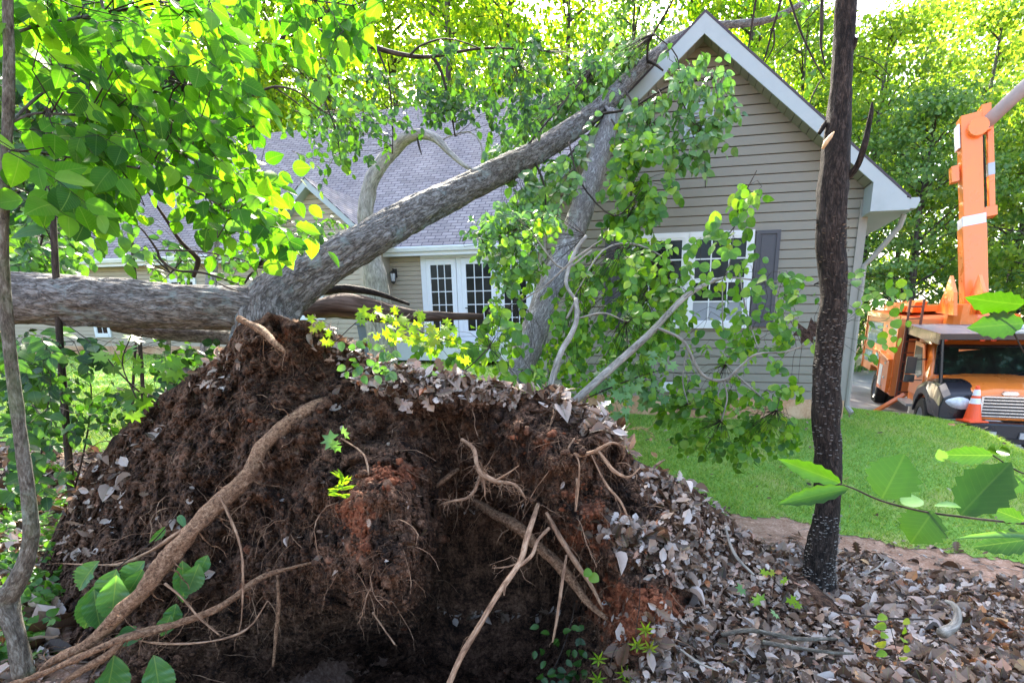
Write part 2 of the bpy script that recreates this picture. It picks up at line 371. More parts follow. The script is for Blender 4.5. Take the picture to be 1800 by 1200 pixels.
# ------------------------------------------------------------------ leaf templates (length 1 along +y)
def blade(ts, ws, fold=.12, curl=.12, side_curl=0):
    V = []; F = []; rows = []
    for t, wd in zip(ts, ws):
        z = -curl*t*t
        if wd < 1e-4: rows.append((len(V),)*3); V.append((0, t, z))
        else:
            k = len(V); V += [(-wd, t, z+fold*wd-side_curl*wd*wd), (0, t, z), (wd, t, z+fold*wd-side_curl*wd*wd)]; rows.append((k, k+1, k+2))
    for a, b in zip(rows[:-1], rows[1:]):
        for i in (0, 1):
            q = [a[i], a[i+1], b[i+1], b[i]]; u = []
            for v in q:
                if v not in u: u.append(v)
            if len(u) == 4: F += [(u[0], u[1], u[2]), (u[0], u[2], u[3])]
            elif len(u) == 3: F.append(tuple(u))
    return np.array(V, float), np.array(F)
def star(n=5, seed=0, deep=.5, curl=.15):
    V = [(0, .42, 0)]; pts = []
    angs = [-150, -118, -90, -62, -38, -14, 0, 14, 38, 62, 90, 118, 150]; rr = [.42, .28, .5, .3, .55, .33, .6, .33, .55, .3, .5, .28, .42]
    for a, r in zip(angs, rr):
        x = math.sin(R(a))*r; y = .42+math.cos(R(a))*r; V.append((x, y, -curl*r*r*2))
    F = [(0, i, i+1) for i in range(1, len(V)-1)]
    return np.array(V, float), np.array(F)
T = {
 'ovate': blade([0, .08, .25, .5, .75, .92, 1], [0, .16, .33, .38, .28, .11, 0], .25, .22),
 'round': blade([0, .06, .25, .5, .75, .93, 1], [0, .2, .42, .46, .36, .16, 0], .2, .2),
 'lance': blade([0, .2, .5, .8, 1], [0, .2, .26, .16, 0], .3, .25),
 'diamond': blade([0, .5, 1], [0, .36, 0], .3, .2),
 'oak': blade([0, .1, .2, .3, .4, .52, .6, .72, .8, .92, 1], [0, .07, .22, .1, .33, .14, .36, .16, .26, .12, 0], .5, .35, .5),
 'oak_flat': blade([0, .1, .2, .3, .4, .52, .6, .72, .8, .92, 1], [0, .07, .22, .1, .33, .14, .36, .16, .26, .12, 0], .1, -.25, -.4),
 'curl': blade([0, .15, .4, .65, .85, 1], [0, .2, .34, .34, .2, 0], 1.2, .5, .3),
 'plain': blade([0, .25, .6, 1], [0, .27, .3, 0], .4, -.3),
 'maple': star(),
}
hw = []; ht = []
for i in range(13):
    t = i/12; base = .36*math.sin(math.pi*min(1, t*1.02+.02))**.75
    ht.append(t); hw.append(0 if i in (0, 12) else base*(1.12 if i % 2 else .9))
T['holly'] = blade(ht, hw, .15, .1)
T['hollycurl'] = blade(ht, hw, .9, -.6, 0)
ts_ = np.linspace(0, 1, 25)
T['pleated'] = blade(list(ts_), [0]+[(.36*math.sin(math.pi*min(1, t**.85))+.01)*(1+.05*(i % 2)) for i, t in enumerate(ts_[1:-1])]+[0], .3, .3)
V_, F_ = T['pleated']; V_[:, 2] += .045*np.cos((V_[:, 1]-np.abs(V_[:, 0])*.7)*2*math.pi*9)*np.minimum(1, np.abs(V_[:, 0])*6)

T['ovate_b'] = blade([0, .06, .2, .38, .55, .7, .83, .93, 1], [0, .17, .33, .40, .37, .28, .18, .08, 0], .5, -.1, .5)
T['ovate_c'] = blade([0, .08, .25, .45, .62, .8, .93, 1], [0, .20, .36, .37, .32, .2, .08, 0], .1, .5, .2)
T['ovate_d'] = blade([0, .08, .2, .3, .42, .5, .7, .88, 1], [0, .16, .3, .27, .37, .3, .29, .13, 0], .35, .3, .0)
V_, F_ = T['ovate_b']; V_[:, 0] += .05*np.sin(V_[:, 1]*3)
T['round_b'] = blade([0, .05, .18, .4, .6, .78, .92, 1], [0, .24, .42, .50, .47, .36, .2, 0], .5, .05, .4)
VAR = {'ovate': ('ovate', 'ovate_b', 'ovate_c', 'ovate_d', 'ovate_c'), 'round': ('round', 'round_b', 'ovate_c')}
def put_leaves(mb, tpl, p, d, nrm, size, mat=0, wscale=None):
    p = np.asarray(p, float); n = len(p)
    if n == 0: return
    V, F = T[tpl]; d = unit(d); nrm = np.asarray(nrm, float)
    s = unit(np.cross(d, nrm)); nn = np.cross(s, d)
    size = np.asarray(size, float)*np.ones(n); ws = np.ones(n) if wscale is None else wscale
    W = p[:, None]+size[:, None, None]*((V[None, :, :1]*ws[:, None, None])*s[:, None]+V[None, :, 1:2]*d[:, None]+V[None, :, 2:]*nn[:, None])
    FF = (F[None]+(np.arange(n)*len(V))[:, None, None]).reshape(-1, 3)
    mb.add(W.reshape(-1, 3), FF, np.tile(V, (n, 1)), mat)

def in_poly(px, py, poly):
    c = np.zeros(len(px), bool); n = len(poly); j = n-1
    for i in range(n):
        xi, yi = poly[i]; xj, yj = poly[j]
        m = ((yi > py) != (yj > py)) & (px < (xj-xi)*(py-yi)/((yj-yi) or 1e-9)+xi); c ^= m; j = i
    return c
def poly_pts(poly, n):
    a = np.array(poly, float); lo = a.min(0); hi = a.max(0); out = np.zeros((0, 2))
    while len(out) < n:
        q = RNG.uniform(lo, hi, (n*3, 2)); out = np.vstack([out, q[in_poly(q[:, 0], q[:, 1], poly)]])
    return out[:n]

def px_path(pts):
    """[(px,py,Y,width_px)] -> world points and radii"""
    w = np.array([P(a, b, c) for a, b, c, _ in pts]); r = np.array([.84*q[3]*.5*q[2]/FPX/ray(q[0], q[1])[1]/math.sqrt(1+.6*((q[0]-CXP)/FPX)**2) for q in pts]); return w, r

def sprigs(lm, tm, starts, dirs, L, nl, size, tpl, face=.6, droop=.25, tr=.0022, spread=.9, wmul=None, jitter=.35):
    """leafy twigs: leaves stand alternately along a drooping twig"""
    pp = []; dd = []; nn = []; ss = []
    for s0, d0 in zip(starts, dirs):
        ln = L*random.uniform(.6, 1.25); d = unit(d0); k = 4; pts = [np.array(s0, float)]
        for i in range(k):
            d = unit(d+np.array([0, 0, -droop])*.5+RNG.normal(0, .12, 3)); pts.append(pts[-1]+d*ln/k)
        pts = np.array(pts); tm.tube(pts, np.linspace(tr, tr*.35, k+1), 3, cap=False)
        m = max(2, int(nl*random.uniform(.7, 1.3)))
        for i in range(m):
            t = (i+.6)/m*k*.999; a = int(t); f = t-a; q = pts[a]*(1-f)+pts[a+1]*f; dr = unit(pts[a+1]-pts[a])
            up = unit(np.array([0, 0, 1.])*.6-np.array([*q[:2], q[2]-EYE])/np.linalg.norm(q-np.array([0, 0, EYE]))*face+RNG.normal(0, jitter, 3))
            sd_ = unit(np.cross(dr, up))*(1 if i % 2 else -1)
            if i == m-1: sd_ = sd_*.1
            ld = unit(dr*.5+sd_*spread+np.array([0, 0, -droop])+RNG.normal(0, .2, 3))
            pp.append(q); dd.append(ld); nn.append(up); ss.append(size*random.uniform(.65, 1.2))
    pp, dd, nn, ss = map(np.array, (pp, dd, nn, ss)); vs = VAR.get(tpl, (tpl,)); which = RNG.integers(0, len(vs), len(pp))
    for i, v in enumerate(vs):
        k_ = which == i; put_leaves(lm, v, pp[k_], dd[k_], nn[k_], ss[k_], wscale=RNG.uniform(.78, 1.12, k_.sum()))

# ------------------------------------------------------------------ ground
GC = [(0, 0, 0), (1.8, 3.3, -.14), (2.1, 2.1, 0), (2.8, 4.7, -.2), (1.4, 6, .09), (0, 7.9, .37), (2.7, 8, .37), (4.2, 7.6, .4), (5.7, 8.6, .27),
      (6.3, 7.9, .2), (5.85, 6.5, .12), (5.4, 5, -.1), (7.6, 9.6, -.7), (7.6, 8, -.6), (7.2, 6.2, -.5), (7, 5, -.5), (9, 11, -.72), (8.3, 11.8, -.68), (10.2, 16.8, -.42),
      (12, 25, .1), (8, 21, .1), (7.0, 14, -.2), (5.5, 12, .25), (4.5, 10, .4), (-3, 5, .35), (-4.8, 5, .5), (-7.5, 8, .69), (-4.4, 4, .23), (-6, 12, .9), (-14, 16, 1.0),
      (-20, 18, 1.0), (-3, 11, .85), (-1.5, 2.3, -.1), (-3, 2, 0), (0, -5, -.2), (-10, 0, .3), (8, 0, -.4), (-25, 30, 1.3), (25, 30, .5), (0, 30, 1.2), (-40, 60, 2), (40, 60, 1), (0, 60, 2), (-10, -10, 0), (10, -10, -.4)]
gz0 = tps(GC, 1e-5)
def gz(x, y):
    x = np.clip(np.asarray(x, float), -45, 45); y = np.clip(np.asarray(y, float), -12, 62)
    z = gz0(x, y)+.02*fbm(np.stack([x*.9, y*.9, 0*x], -1), 3, 3)
    pit = np.exp(-(((x+.45)/1.4)**4+((y-3.45)/1.35)**4))
    return z-pit*1.3
def lawn_edge(x): return np.interp(x, [-30, -12, -5, -3, 1, 1.9, 3.4, 6, 9, 30], [9, 6.2, 5.0, 4.9, 4.95, 4.85, 4.0, 3.05, 2.3, 2.3])
def nonuni(lo, hi, fine_lo, fine_hi, f, c):
    a = list(np.arange(fine_lo, fine_hi, f)); s = f; x = fine_hi
    while x < hi: a.append(x); s = min(s*1.25, c); x += s
    a.append(hi); s = f; x = fine_lo-f
    while x > lo: a.insert(0, x); s = min(s*1.25, c); x -= s
    a.insert(0, lo); return np.array(a)
def sheet(name, xs, ys, zf, mat, keep=None, kind='structure', lift=0):
    X, Y = np.meshgrid(xs, ys); Z = zf(X, Y)+lift; V = np.stack([X, Y, Z], -1).reshape(-1, 3); nx = len(xs)
    i, j = np.meshgrid(np.arange(len(ys)-1), np.arange(nx-1), indexing='ij'); a = i*nx+j
    F = np.stack([a, a+1, a+nx+1, a+nx], -1).reshape(-1, 4)
    if keep is not None:
        cx = V[F].mean(1); F = F[keep(cx[:, 0], cx[:, 1])]
    mb = MB(); mb.add(V, F); return tag(mb.build(name, mat, smooth=True), kind=kind)
xs = nonuni(-900, 900, -9, 10, .12, 60); ys = nonuni(-300, 1500, -1, 14, .12, 60)
sheet('ground', xs, ys, gz, MAT['forest_floor'])
def drive_zone(x, y):   # the concrete drive to the right of the house
    return (x > np.interp(y, [2, 5, 6.5, 8, 8.8, 10, 12, 16, 40], [7.4, 6.3, 6.25, 6.6, 6.3, 5.6, 5.3, 5.8, 8])) & (x < np.interp(y, [2, 14, 40], [16, 15, 20])) & (y > 2) & (y < 32)
def lawn_zone(x, y, wob=.34):
    nzv = fbm(np.stack([x*2.3, y*2.3, 0*x], -1), 5, 9, .65)*wob
    return (y > lawn_edge(x)+nzv) & (x < np.interp(y, [2, 5, 6.5, 8, 8.8, 10, 12], [7.5, 6.4, 6.35, 6.7, 6.4, 5.7, 5.4])) & (y < 24) & (x > -26+nzv)
def clay_zone(x, y):
    nzv = fbm(np.stack([x*2.2, y*2.2, 0*x+4], -1), 4, 19)*.25
    return (y > lawn_edge(x)-.85+nzv) & (y < lawn_edge(x)+.5) & (x > .6) & (x < 8)
fx = nonuni(-26, 8, -1, 7.5, .05, .2); fy = nonuni(2, 24, 2.2, 6, .05, .2)
sheet('clay_path', np.arange(.5, 8, .06), np.arange(1.5, 6, .06), gz, MAT['bare_clay'], clay_zone, lift=.006)
sheet('lawn', fx, fy, gz, MAT['lawn_soil'], lawn_zone, lift=.012)
sheet('driveway', np.arange(4, 20, .2), np.arange(2, 33, .2), gz, MAT['concrete'], drive_zone, lift=.016)

# grass blades
def grass(n, x0, x1, y0, y1, h, wd, mb):
    x = RNG.uniform(x0, x1, n); y = RNG.uniform(y0, y1, n); k = lawn_zone(x, y, .32)
    k &= ~((y > 7.9-.21*(x-2.7)) & (x > -.6) & (x < 4.3))      # under the house wing
    x, y = x[k], y[k]; z = gz(x, y)+.01; n = len(x)
    patch = .5+.5*fbm(np.stack([x*.8, y*.8, 0*x], -1), 3, 31)
    hh = h*RNG.uniform(.5, 1.2, n)*(.6+.8*patch)
    a = RNG.uniform(0, 2*math.pi, n); lean = RNG.normal(0, .75, (n, 2))*hh[:, None]
    wv = np.stack([np.cos(a), np.sin(a), 0*a], -1)*(wd*RNG.uniform(.7, 1.3, n))[:, None]
    b = np.stack([x, y, z], -1); t = b+np.stack([lean[:, 0], lean[:, 1], hh], -1)
    V = np.stack([b-wv, b+wv, t], 1).reshape(-1, 3); mb.add(V, np.arange(n*3).reshape(-1, 3))
mb = MB(); grass(130000, .2, 7, 2.6, 9.5, .045, .0045, mb); grass(40000, -10, 1, 4.6, 9, .055, .006, mb); grass(30000, -20, 0, 8.5, 18, .07, .010, mb)
tag(mb.build('grass', MAT['grass_blade']), kind='stuff')

# fallen leaves on the forest floor
def ray_ground(px, py):
    x = (px-CXP)/FPX; y = -(py-CYP)/FPX; d = np.stack([x, math.cos(PITCH)+y*math.sin(PITCH), -math.sin(PITCH)+y*math.cos(PITCH)], -1)
    t = np.full(len(px), 2.5)
    for _ in range(30):
        p = np.array([0, 0, EYE])+d*t[:, None]; g_ = gz0(np.clip(p[:, 0], -45, 45), np.clip(p[:, 1], -12, 62)); t = t+(p[:, 2]-g_)/np.maximum(.15, -d[:, 2])*.6
        t = np.clip(t, .5, 30)
    return np.array([0, 0, EYE])+d*t[:, None]
def litter(mb, q, size, lift=.02, up=None, tilt=.45, tpls=('oak', 'oak_flat', 'curl', 'plain', 'plain')):
    n = len(q); up = np.tile([0, 0, 1.], (n, 1)) if up is None else up
    for i, tp in enumerate(tpls):
        k = np.arange(n) % len(tpls) == i; m = k.sum()
        if not m: continue
        nr = unit(up[k]+RNG.normal(0, tilt, (m, 3))); d = unit(np.cross(nr, RNG.normal(0, 1, (m, 3))))
        put_leaves(mb, tp, q[k]+nr*RNG.uniform(0, lift, (m, 1)), d, nr, size*np.clip(np.exp(RNG.normal(-.25, .42, m)), .3, 1.9), wscale=RNG.uniform(.7, 1.2, m))
mb = MB()
q = ray_ground(*poly_pts([(1180, 1260), (1330, 960), (1420, 935), (1800, 985), (1900, 1000), (1900, 1290)], 34000).T)
keep = q[:, 1] < lawn_edge(q[:, 0])-.62+fbm(q*np.array([2, 2, 0]), 3, 5)*.3
keep |= RNG.random(len(q)) < .03
q = q[keep]; q[:, 2] = gz(q[:, 0], q[:, 1]); litter(mb, q, .060, .03)
q = ray_ground(*poly_pts([(-60, 790), (120, 770), (240, 760), (230, 900), (150, 960), (60, 1250), (-60, 1250)], 6000).T)
q = q[q[:, 1] < lawn_edge(q[:, 0])]; q[:, 2] = gz(q[:, 0], q[:, 1]); litter(mb, q, .085, .03)
x = RNG.uniform(-9, 8, 9000); y = RNG.uniform(.4, 5, 9000); k = (y < lawn_edge(x)-.4); q = np.stack([x[k], y[k], gz(x[k], y[k])], -1); litter(mb, q, .085, .03)
tag(mb.build('leaf_litter', MAT['dead_leaf'], attr='tuv'), kind='stuff')

# fallen twigs between the leaves, a few leaves blown on the lawn
mb = MB(); x = RNG.uniform(-6, 6, 900); y = RNG.uniform(1.2, 5, 900); k = (y < lawn_edge(x)) & ((x > 1) | (x < -2.6))
for a_, b_ in zip(x[k], y[k]):
    L_ = RNG.uniform(.05, .3); an = RNG.uniform(0, 6.28); c_ = np.array([a_, b_, gz(a_, b_)+.03]); d_ = np.array([math.cos(an), math.sin(an), RNG.normal(0, .08)])*L_/2; m_ = c_+RNG.normal(0, .01, 3)
    mb.tube([c_-d_, m_, c_+d_], [.0012, RNG.uniform(.0015, .0035), .001], 4, cap=False)
tag(mb.build('twig_litter', MAT['twig_pale'], None, True), kind='stuff')
mb = MB(); x = RNG.uniform(.5, 7, 300); y = 3+RNG.uniform(0, 1, 300)**1.6*5; k = lawn_zone(x, y); q = np.stack([x[k], y[k], gz(x[k], y[k])+.035], -1); litter(mb, q, .06, .02)
tag(mb.build('lawn_leaves', MAT['dead_leaf']), kind='stuff')

# ------------------------------------------------------------------ the house (local x along the facade, local y to the back)
HO = P(1300, 735, 8.0); HA = R(-12)
house = empty('house', HO, 'beige clapboard house with grey shingle roofs and a fallen tree resting across it', 'house', rot=(0, 0, HA))
Z0 = -HO[2]                                   # world z = local z + HO[2]
def hz(z): return z-HO[2]
def hb(mb, name, mat, parent=None, smooth=False): return mb.build(name, MAT[mat] if isinstance(mat, str) else mat, parent or house, smooth)
def siding(mb, y, z0, z1, xl, xr, step=.127, t=.009):
    """lapped courses on a wall at local y facing -y; xl(z), xr(z) give its edges"""
    z = z0
    while z < z1-1e-4:
        zt = min(z+step, z1); a, b, c, d = xl(z), xr(z), xl(zt), xr(zt)
        mz = z+(zt-z)*.5; e, f = xl(mz), xr(mz)
        zc = zt-.010
        zc = zt-.014
        V = [(a, y-t, z), (b, y-t, z), (f, y-t*.82, mz), (e, y-t*.82, mz), (e, y-t*.82, mz+.001), (f, y-t*.82, mz+.001), (d, y-t*.6, zc), (c, y-t*.6, zc), (a, y+.03, z), (b, y+.03, z), (d, y+.03, zc), (c, y+.03, zc)]
        mb.add(V, [(0, 1, 2, 3), (3, 2, 5, 4), (4, 5, 6, 7), (8, 9, 1, 0), (7, 6, 10, 11)]); z = zt
# --- gable wing
AX, HWL, HWR, SL = -.85, -3.2, 1.47, .87
ZA = hz(5.63)                                  # wall apex
def gl(z): return max(HWL, AX-(ZA-z)/SL)
def gr(z): return min(HWR, AX+(ZA-z)/SL)
mb = MB(); siding(mb, 0, hz(.70), ZA-.01, gl, gr, .127)
mb.box((HWL, .03, hz(.1)), (HWR, 6.0, hz(3.50)))
mb.prism([(HWL+.02, hz(3.50)), (HWR-.02, hz(3.50)), (AX, ZA-.08)], .03, 6.0)
hb(mb, 'siding', 'siding')
mb = MB(); mb.box((HWL-.05, -.05, hz(-.4)), (HWR+.0, 6.0, hz(.70))); hb(mb, 'foundation', 'foundation')
for x_ in (HWR-.09, HWL-.02): mb = MB(); mb.box((x_, -.035, hz(.68)), (x_+.11, .1, hz(3.46))); hb(mb, 'corner_board', 'soffit')
# gable roof: thick slabs with a front overhang
OV = .34; ZR = hz(5.78); XE = 1.88            # ridge height, eave reach
def rake(sgn, reach, y0, y1, th, drop=0.0, inset=0):
    zr = ZR-drop; x1 = AX+sgn*reach; z1 = zr-SL*reach; n = np.array([sgn*SL, 1])/math.hypot(SL, 1)
    return [(AX, zr), (x1, z1), (x1-n[0]*th*0, z1-th), (AX, zr-th*1.25)]
mb = MB()
for sgn, reach in ((1, XE-AX), (-1, 2.75)):
    a = reach; zr = ZR
    L = math.hypot(a, a*SL); ny = 30
    V = [(AX, -OV-.03, zr), (AX+sgn*a, -OV-.03, zr-SL*a), (AX+sgn*a, 7.5, zr-SL*a), (AX, 7.5, zr)]
    U = [(0, 0, 0), (0, -L, 0), (7.9, -L, 0), (7.9, 0, 0)]
    mb.add(V, [(0, 1, 2, 3)] if sgn > 0 else [(3, 2, 1, 0)], U)
    Vd = [(x, y, z-.035) for x, y, z in V]; mb.add(V+Vd, [(0, 4, 5, 1), (1, 5, 6, 2), (4, 7, 6, 5)])
hb(mb, 'gable_shingles', 'shingle')
mb = MB()                                      # fascia boards along both rakes
for sgn, reach in ((1, XE-AX-.05), (-1, 2.72)):
    zt = ZR-.037; wv = .235
    pts = [(AX, zt), (AX+sgn*reach, zt-SL*reach), (AX+sgn*reach, zt-SL*reach-wv*.75), (AX, zt-wv)]
    if sgn < 0: pts = pts[::-1]
    mb.prism(pts, -OV-.025, -OV)
hb(mb, 'rake_board', 'trim')
mb = MB()
for sgn, reach in ((1, XE-AX-.06), (-1, 2.70)):
    zt = ZR-.20; k = 26
    for i in range(k):                         # ribbed soffit panels
        a = reach*i/k; b = reach*(i+.93)/k
        V = [(AX+sgn*a, -OV, zt-SL*a), (AX+sgn*b, -OV, zt-SL*b), (AX+sgn*b, .0, zt-SL*b), (AX+sgn*a, .0, zt-SL*a)]
        mb.add(V, [(0, 1, 2, 3)]); V2 = [(AX+sgn*b, -OV, zt-SL*b), (AX+sgn*reach*(i+1)/k, -OV, zt-SL*reach*(i+1)/k+.012), (AX+sgn*reach*(i+1)/k, 0, zt-SL*reach*(i+1)/k+.012), (AX+sgn*b, 0, zt-SL*b)]
        mb.add(V2, [(0, 1, 2, 3)])
hb(mb, 'soffit', 'soffit')
mb = MB()                                      # boxed eave return at the right
zt = ZR-.04-SL*(HWR-.0-AX); ze = ZR-.04-SL*(XE-.05-AX)
mb.prism([(HWR-.06, hz(3.24)), (XE+.0, hz(3.24)), (XE-.03, ze-.03), (HWR-.06, zt-.12)], -OV-.028, -.002)
mb.box((HWR+.03, .0, hz(3.25)), (XE-.05, 6.5, hz(3.28)))
hb(mb, 'eave_return', 'trim')
mb = MB()
gp = [(XE-.05, ze-.02), (XE+.10, ze-.02), (XE+.115, ze-.06), (XE+.08, ze-.15), (XE-.05, ze-.15)]
mb.prism(gp, -OV-.02, 6.0); hb(mb, 'gutter', 'trim')
mb = MB(); q = lambda x, y, z: (x, y, hz(z))
mb.tube([q(XE+.0, -.2, 3.22), q(XE-.02, -.17, 3.08), q(1.62, -.06, 2.72), q(HWR+.045, -.03, 2.6), q(HWR+.045, -.03, .62), q(HWR+.10, -.12, .52)], .038, 8)
hb(mb, 'downspout', 'soffit')
mb = MB()                                      # louvred attic vent
mb.box((-1.06, -.03, hz(4.35)), (-.66, -.016, hz(4.95)))
for i in range(11): z = hz(4.40+i*.05); mb.add([(-1.02, -.05, z), (-.70, -.05, z), (-.70, -.031, z+.035), (-1.02, -.031, z+.035)], [(0, 1, 2, 3)])
hb(mb, 'attic_vent', 'trim')
def window(x0, x1, z0, z1, y=0, nx=3, nz=4, sash=True, name='window', fr=.075, depth=.05, shade=False):
    mb = MB(); z0, z1 = hz(z0), hz(z1); yo = y-depth
    mb.box((x0-fr, yo, z0-fr*1.15), (x0, y-.002, z1+fr)); mb.box((x1, yo, z0-fr*1.15), (x1+fr, y-.002, z1+fr))
    mb.box((x0, yo, z1), (x1, y-.002, z1+fr)); mb.box((x0, yo-.012, z0-fr*1.15), (x1, y-.002, z0))
    o = hb(mb, name, 'trim_white')
    g_ = MB(); g_.add([(x0, y-.022, z0), (x1, y-.022, z0), (x1, y-.022, z1), (x0, y-.022, z1)], [(0, 1, 2, 3)]); hb(g_, 'pane', 'glass', o)
    m_ = MB(); t = .009
    for i in range(1, nx): x = x0+(x1-x0)*i/nx; m_.box((x-t, y-.034, z0), (x+t, y-.023, z1))
    for i in range(1, nz):
        z = z0+(z1-z0)*i/nz; tt = t if not (sash and i == nz//2) else .032
        m_.box((x0, y-(.0355 if tt == t else .044), z-tt), (x1, y-.0232, z+tt))
    s_ = .03
    for a in ((x0, z0, x0+s_, z1), (x1-s_, z0, x1, z1), (x0+s_, z0, x1-s_, z0+s_), (x0+s_, z1-s_, x1-s_, z1)): m_.box((a[0], y-.042, a[1]), (a[2], y-.0231, a[3]))
    hb(m_, 'sash', 'trim_white', o)
    if shade:
        b_ = MB(); b_.add([(x0+.03, y-.0226, z0+.03), (x1-.03, y-.0226, z0+.03), (x1-.03, y-.0226, z0+(z1-z0)*.26), (x0+.03, y-.0226, z0+(z1-z0)*.26)], [(0, 1, 2, 3)]); hb(b_, 'blind', 'blind', o)
    return o
window(-.84, -.06, 1.84, 3.06, shade=True); window(-1.74, -.98, 1.84, 3.06, shade=True)
def shutter(x0, x1, z0, z1):
    mb = MB(); z0, z1 = hz(z0), hz(z1); f = .05
    mb.box((x0, -.035, z0), (x1, -.002, z1)); zm = z0+(z1-z0)*.48
    for a in ((x0, z0, x0+f, z1), (x1-f, z0, x1, z1), (x0+f, z0, x1-f, z0+f), (x0+f, z1-f, x1-f, z1), (x0+f, zm-f/2, x1-f, zm+f/2)): mb.box((a[0], -.05, a[1]), (a[2], -.0351, a[3]))
    for b0, b1 in ((z0+f, zm-f/2), (zm+f/2, z1-f)): mb.box((x0+f+.03, -.044, b0+.03), (x1-f-.03, -.0351, b1-.03))
    return hb(mb, 'shutter', 'shutter')
shutter(.035, .37, 1.77, 3.12); shutter(-2.17, -1.835, 1.77, 3.12)
mb = MB(); mb.box((-1.05, -.06, hz(.50)), (-.62, -.051, hz(.66)))
for i in range(6): z = hz(.515+i*.024); mb.add([(-1.03, -.078, z), (-.64, -.078, z), (-.64, -.061, z+.02), (-1.03, -.061, z+.02)], [(0, 1, 2, 3)])
hb(mb, 'foundation_vent', 'vent_metal')
mb = MB(); mb.box((-1.22, -.09, hz(.78)), (-1.02, -.016, hz(.93))); mb.box((-1.20, -.1, hz(.80)), (-1.04, -.0901, hz(.91))); hb(mb, 'outlet_box', 'trim_white')

# --- main wing behind
MY = 6.0; EZ = hz(4.12); RY = 11.6; RZ = EZ+(RY-MY+.35)
mb = MB(); siding(mb, MY, hz(1.35), EZ-.02, lambda z: -25, lambda z: -3.3, .127)
mb.box((-25, MY+.03, hz(.3)), (-3.3, 17, EZ-.05)); hb(mb, 'rear_siding', 'siding_warm')
mb = MB(); mb.box((-25.03, MY-.04, hz(0)), (-3.3, MY+.005, hz(1.35))); hb(mb, 'rear_foundation', 'foundation')
mb = MB()
def roof_pl(x0, x1, yr, zr, y0=MY-.35, z0=EZ):
    L = math.hypot(yr-y0, zr-z0)
    V = [(x0, y0, z0), (x1, y0, z0), (x1, yr, zr), (x0, yr, zr)]; U = [(x0, 0, 0), (x1, 0, 0), (x1, L, 0), (x0, L, 0)]
    mb.add(V, [(0, 1, 2, 3)], U)
    yb = 2*yr-y0; mb.add([(x0, yr, zr), (x1, yr, zr), (x1, yb, z0), (x0, yb, z0)], [(0, 1, 2, 3)], U)
    mb.add([(x0, y0, z0-.06), (x1, y0, z0-.06), (x1, yr, zr-.06), (x0, yr, zr-.06), (x0, y0, z0), (x0, yr, zr), (x1, y0, z0), (x1, yr, zr)], [(0, 3, 2, 1), (0, 4, 5, 3), (1, 2, 7, 6), (0, 1, 6, 4)], np.zeros((8, 3)))
roof_pl(-15.2, 1.2, RY, RZ); roof_pl(-24.5, -15.2, RY-.7, RZ-.7)
hb(mb, 'main_roof', 'shingle')
for x_ in (1.0, -15.15): mb = MB(); mb.prism([(MY, EZ-.05), (RY, RZ-.1), (2*RY-MY, EZ-.05)], x_, x_+.15, axis='x'); hb(mb, 'end_gable', 'siding')
mb = MB(); gp = [(MY-.35, EZ-.03), (MY-.47, EZ-.03), (MY-.485, EZ-.07), (MY-.45, EZ-.16), (MY-.35, EZ-.16)]
mb.prism(gp, -24.4, -3.3, axis='x'); mb.box((-24.4, MY-.349, EZ-.2), (-3.3, MY-.02, EZ-.16)); mb.box((-24.4, MY-.36, EZ-.26), (-3.3, MY-.34, EZ-.165)); hb(mb, 'rear_gutter', 'trim_white')
# french doors
def fdoor(x0, x1, nm='french_door'):
    mb = MB(); zb, zt = hz(1.50), hz(3.80); st = .14
    gx0, gx1, g0, g1 = x0+st, x1-st, zb+.32, zt-.16
    for a in ((x0, zb, gx0, zt), (gx1, zb, x1, zt), (gx0, zb, gx1, g0), (gx0, g1, gx1, zt)): mb.box((a[0], MY-.075, a[1]), (a[2], MY-.03, a[3]))
    o = hb(mb, nm, 'trim_white')
    g_ = MB(); g_.add([(gx0, MY-.05, g0), (gx1, MY-.05, g0), (gx1, MY-.05, g1), (gx0, MY-.05, g1)], [(0, 1, 2, 3)]); hb(g_, 'pane', 'glass', o)
    m_ = MB()
    for i in (1, 2): x = gx0+(gx1-gx0)*i/3; m_.box((x-.012, MY-.07, g0), (x+.012, MY-.0505, g1))
    for i in range(1, 5): z = g0+(g1-g0)*i/5; m_.box((gx0, MY-.0715, z-.012), (gx1, MY-.0502, z+.012))
    hb(m_, 'glazing_bar', 'trim_white', o)
    return o
fdoor(-8.2, -7.28); fdoor(-7.12, -6.1); fdoor(-6.0, -5.08)
k_ = MB(); k_.tube([(-7.02, MY-.08, hz(2.45)), (-7.02, MY-.13, hz(2.45)), (-6.92, MY-.13, hz(2.45))], .014, 6); hb(k_, 'door_handle', 'lantern')
mb = MB(); mb.box((-8.36, MY-.06, hz(1.48)), (-8.21, MY-.016, hz(3.98))); mb.box((-5.07, MY-.06, hz(1.48)), (-4.9, MY-.016, hz(3.98))); mb.box((-8.21, MY-.062, hz(3.81)), (-5.07, MY-.016, hz(3.98)))
mb.box((-7.27, MY-.058, hz(1.48)), (-7.13, MY-.016, hz(3.81))); mb.box((-6.09, MY-.058, hz(1.48)), (-6.01, MY-.016, hz(3.81))); hb(mb, 'door_frame', 'trim_white')
# small windows on the main wall
window(-10.42, -9.86, 2.1, 3.55, MY, 3, 4, fr=.09); window(-12.0, -11.1, 2.1, 3.5, MY, 3, 4, fr=.09)
window(-20.6, -20.1, 1.75, 3.0, MY, 2, 4, fr=.09); window(-17.2, -16.3, 2.0, 3.4, MY, 3, 4, fr=.09)
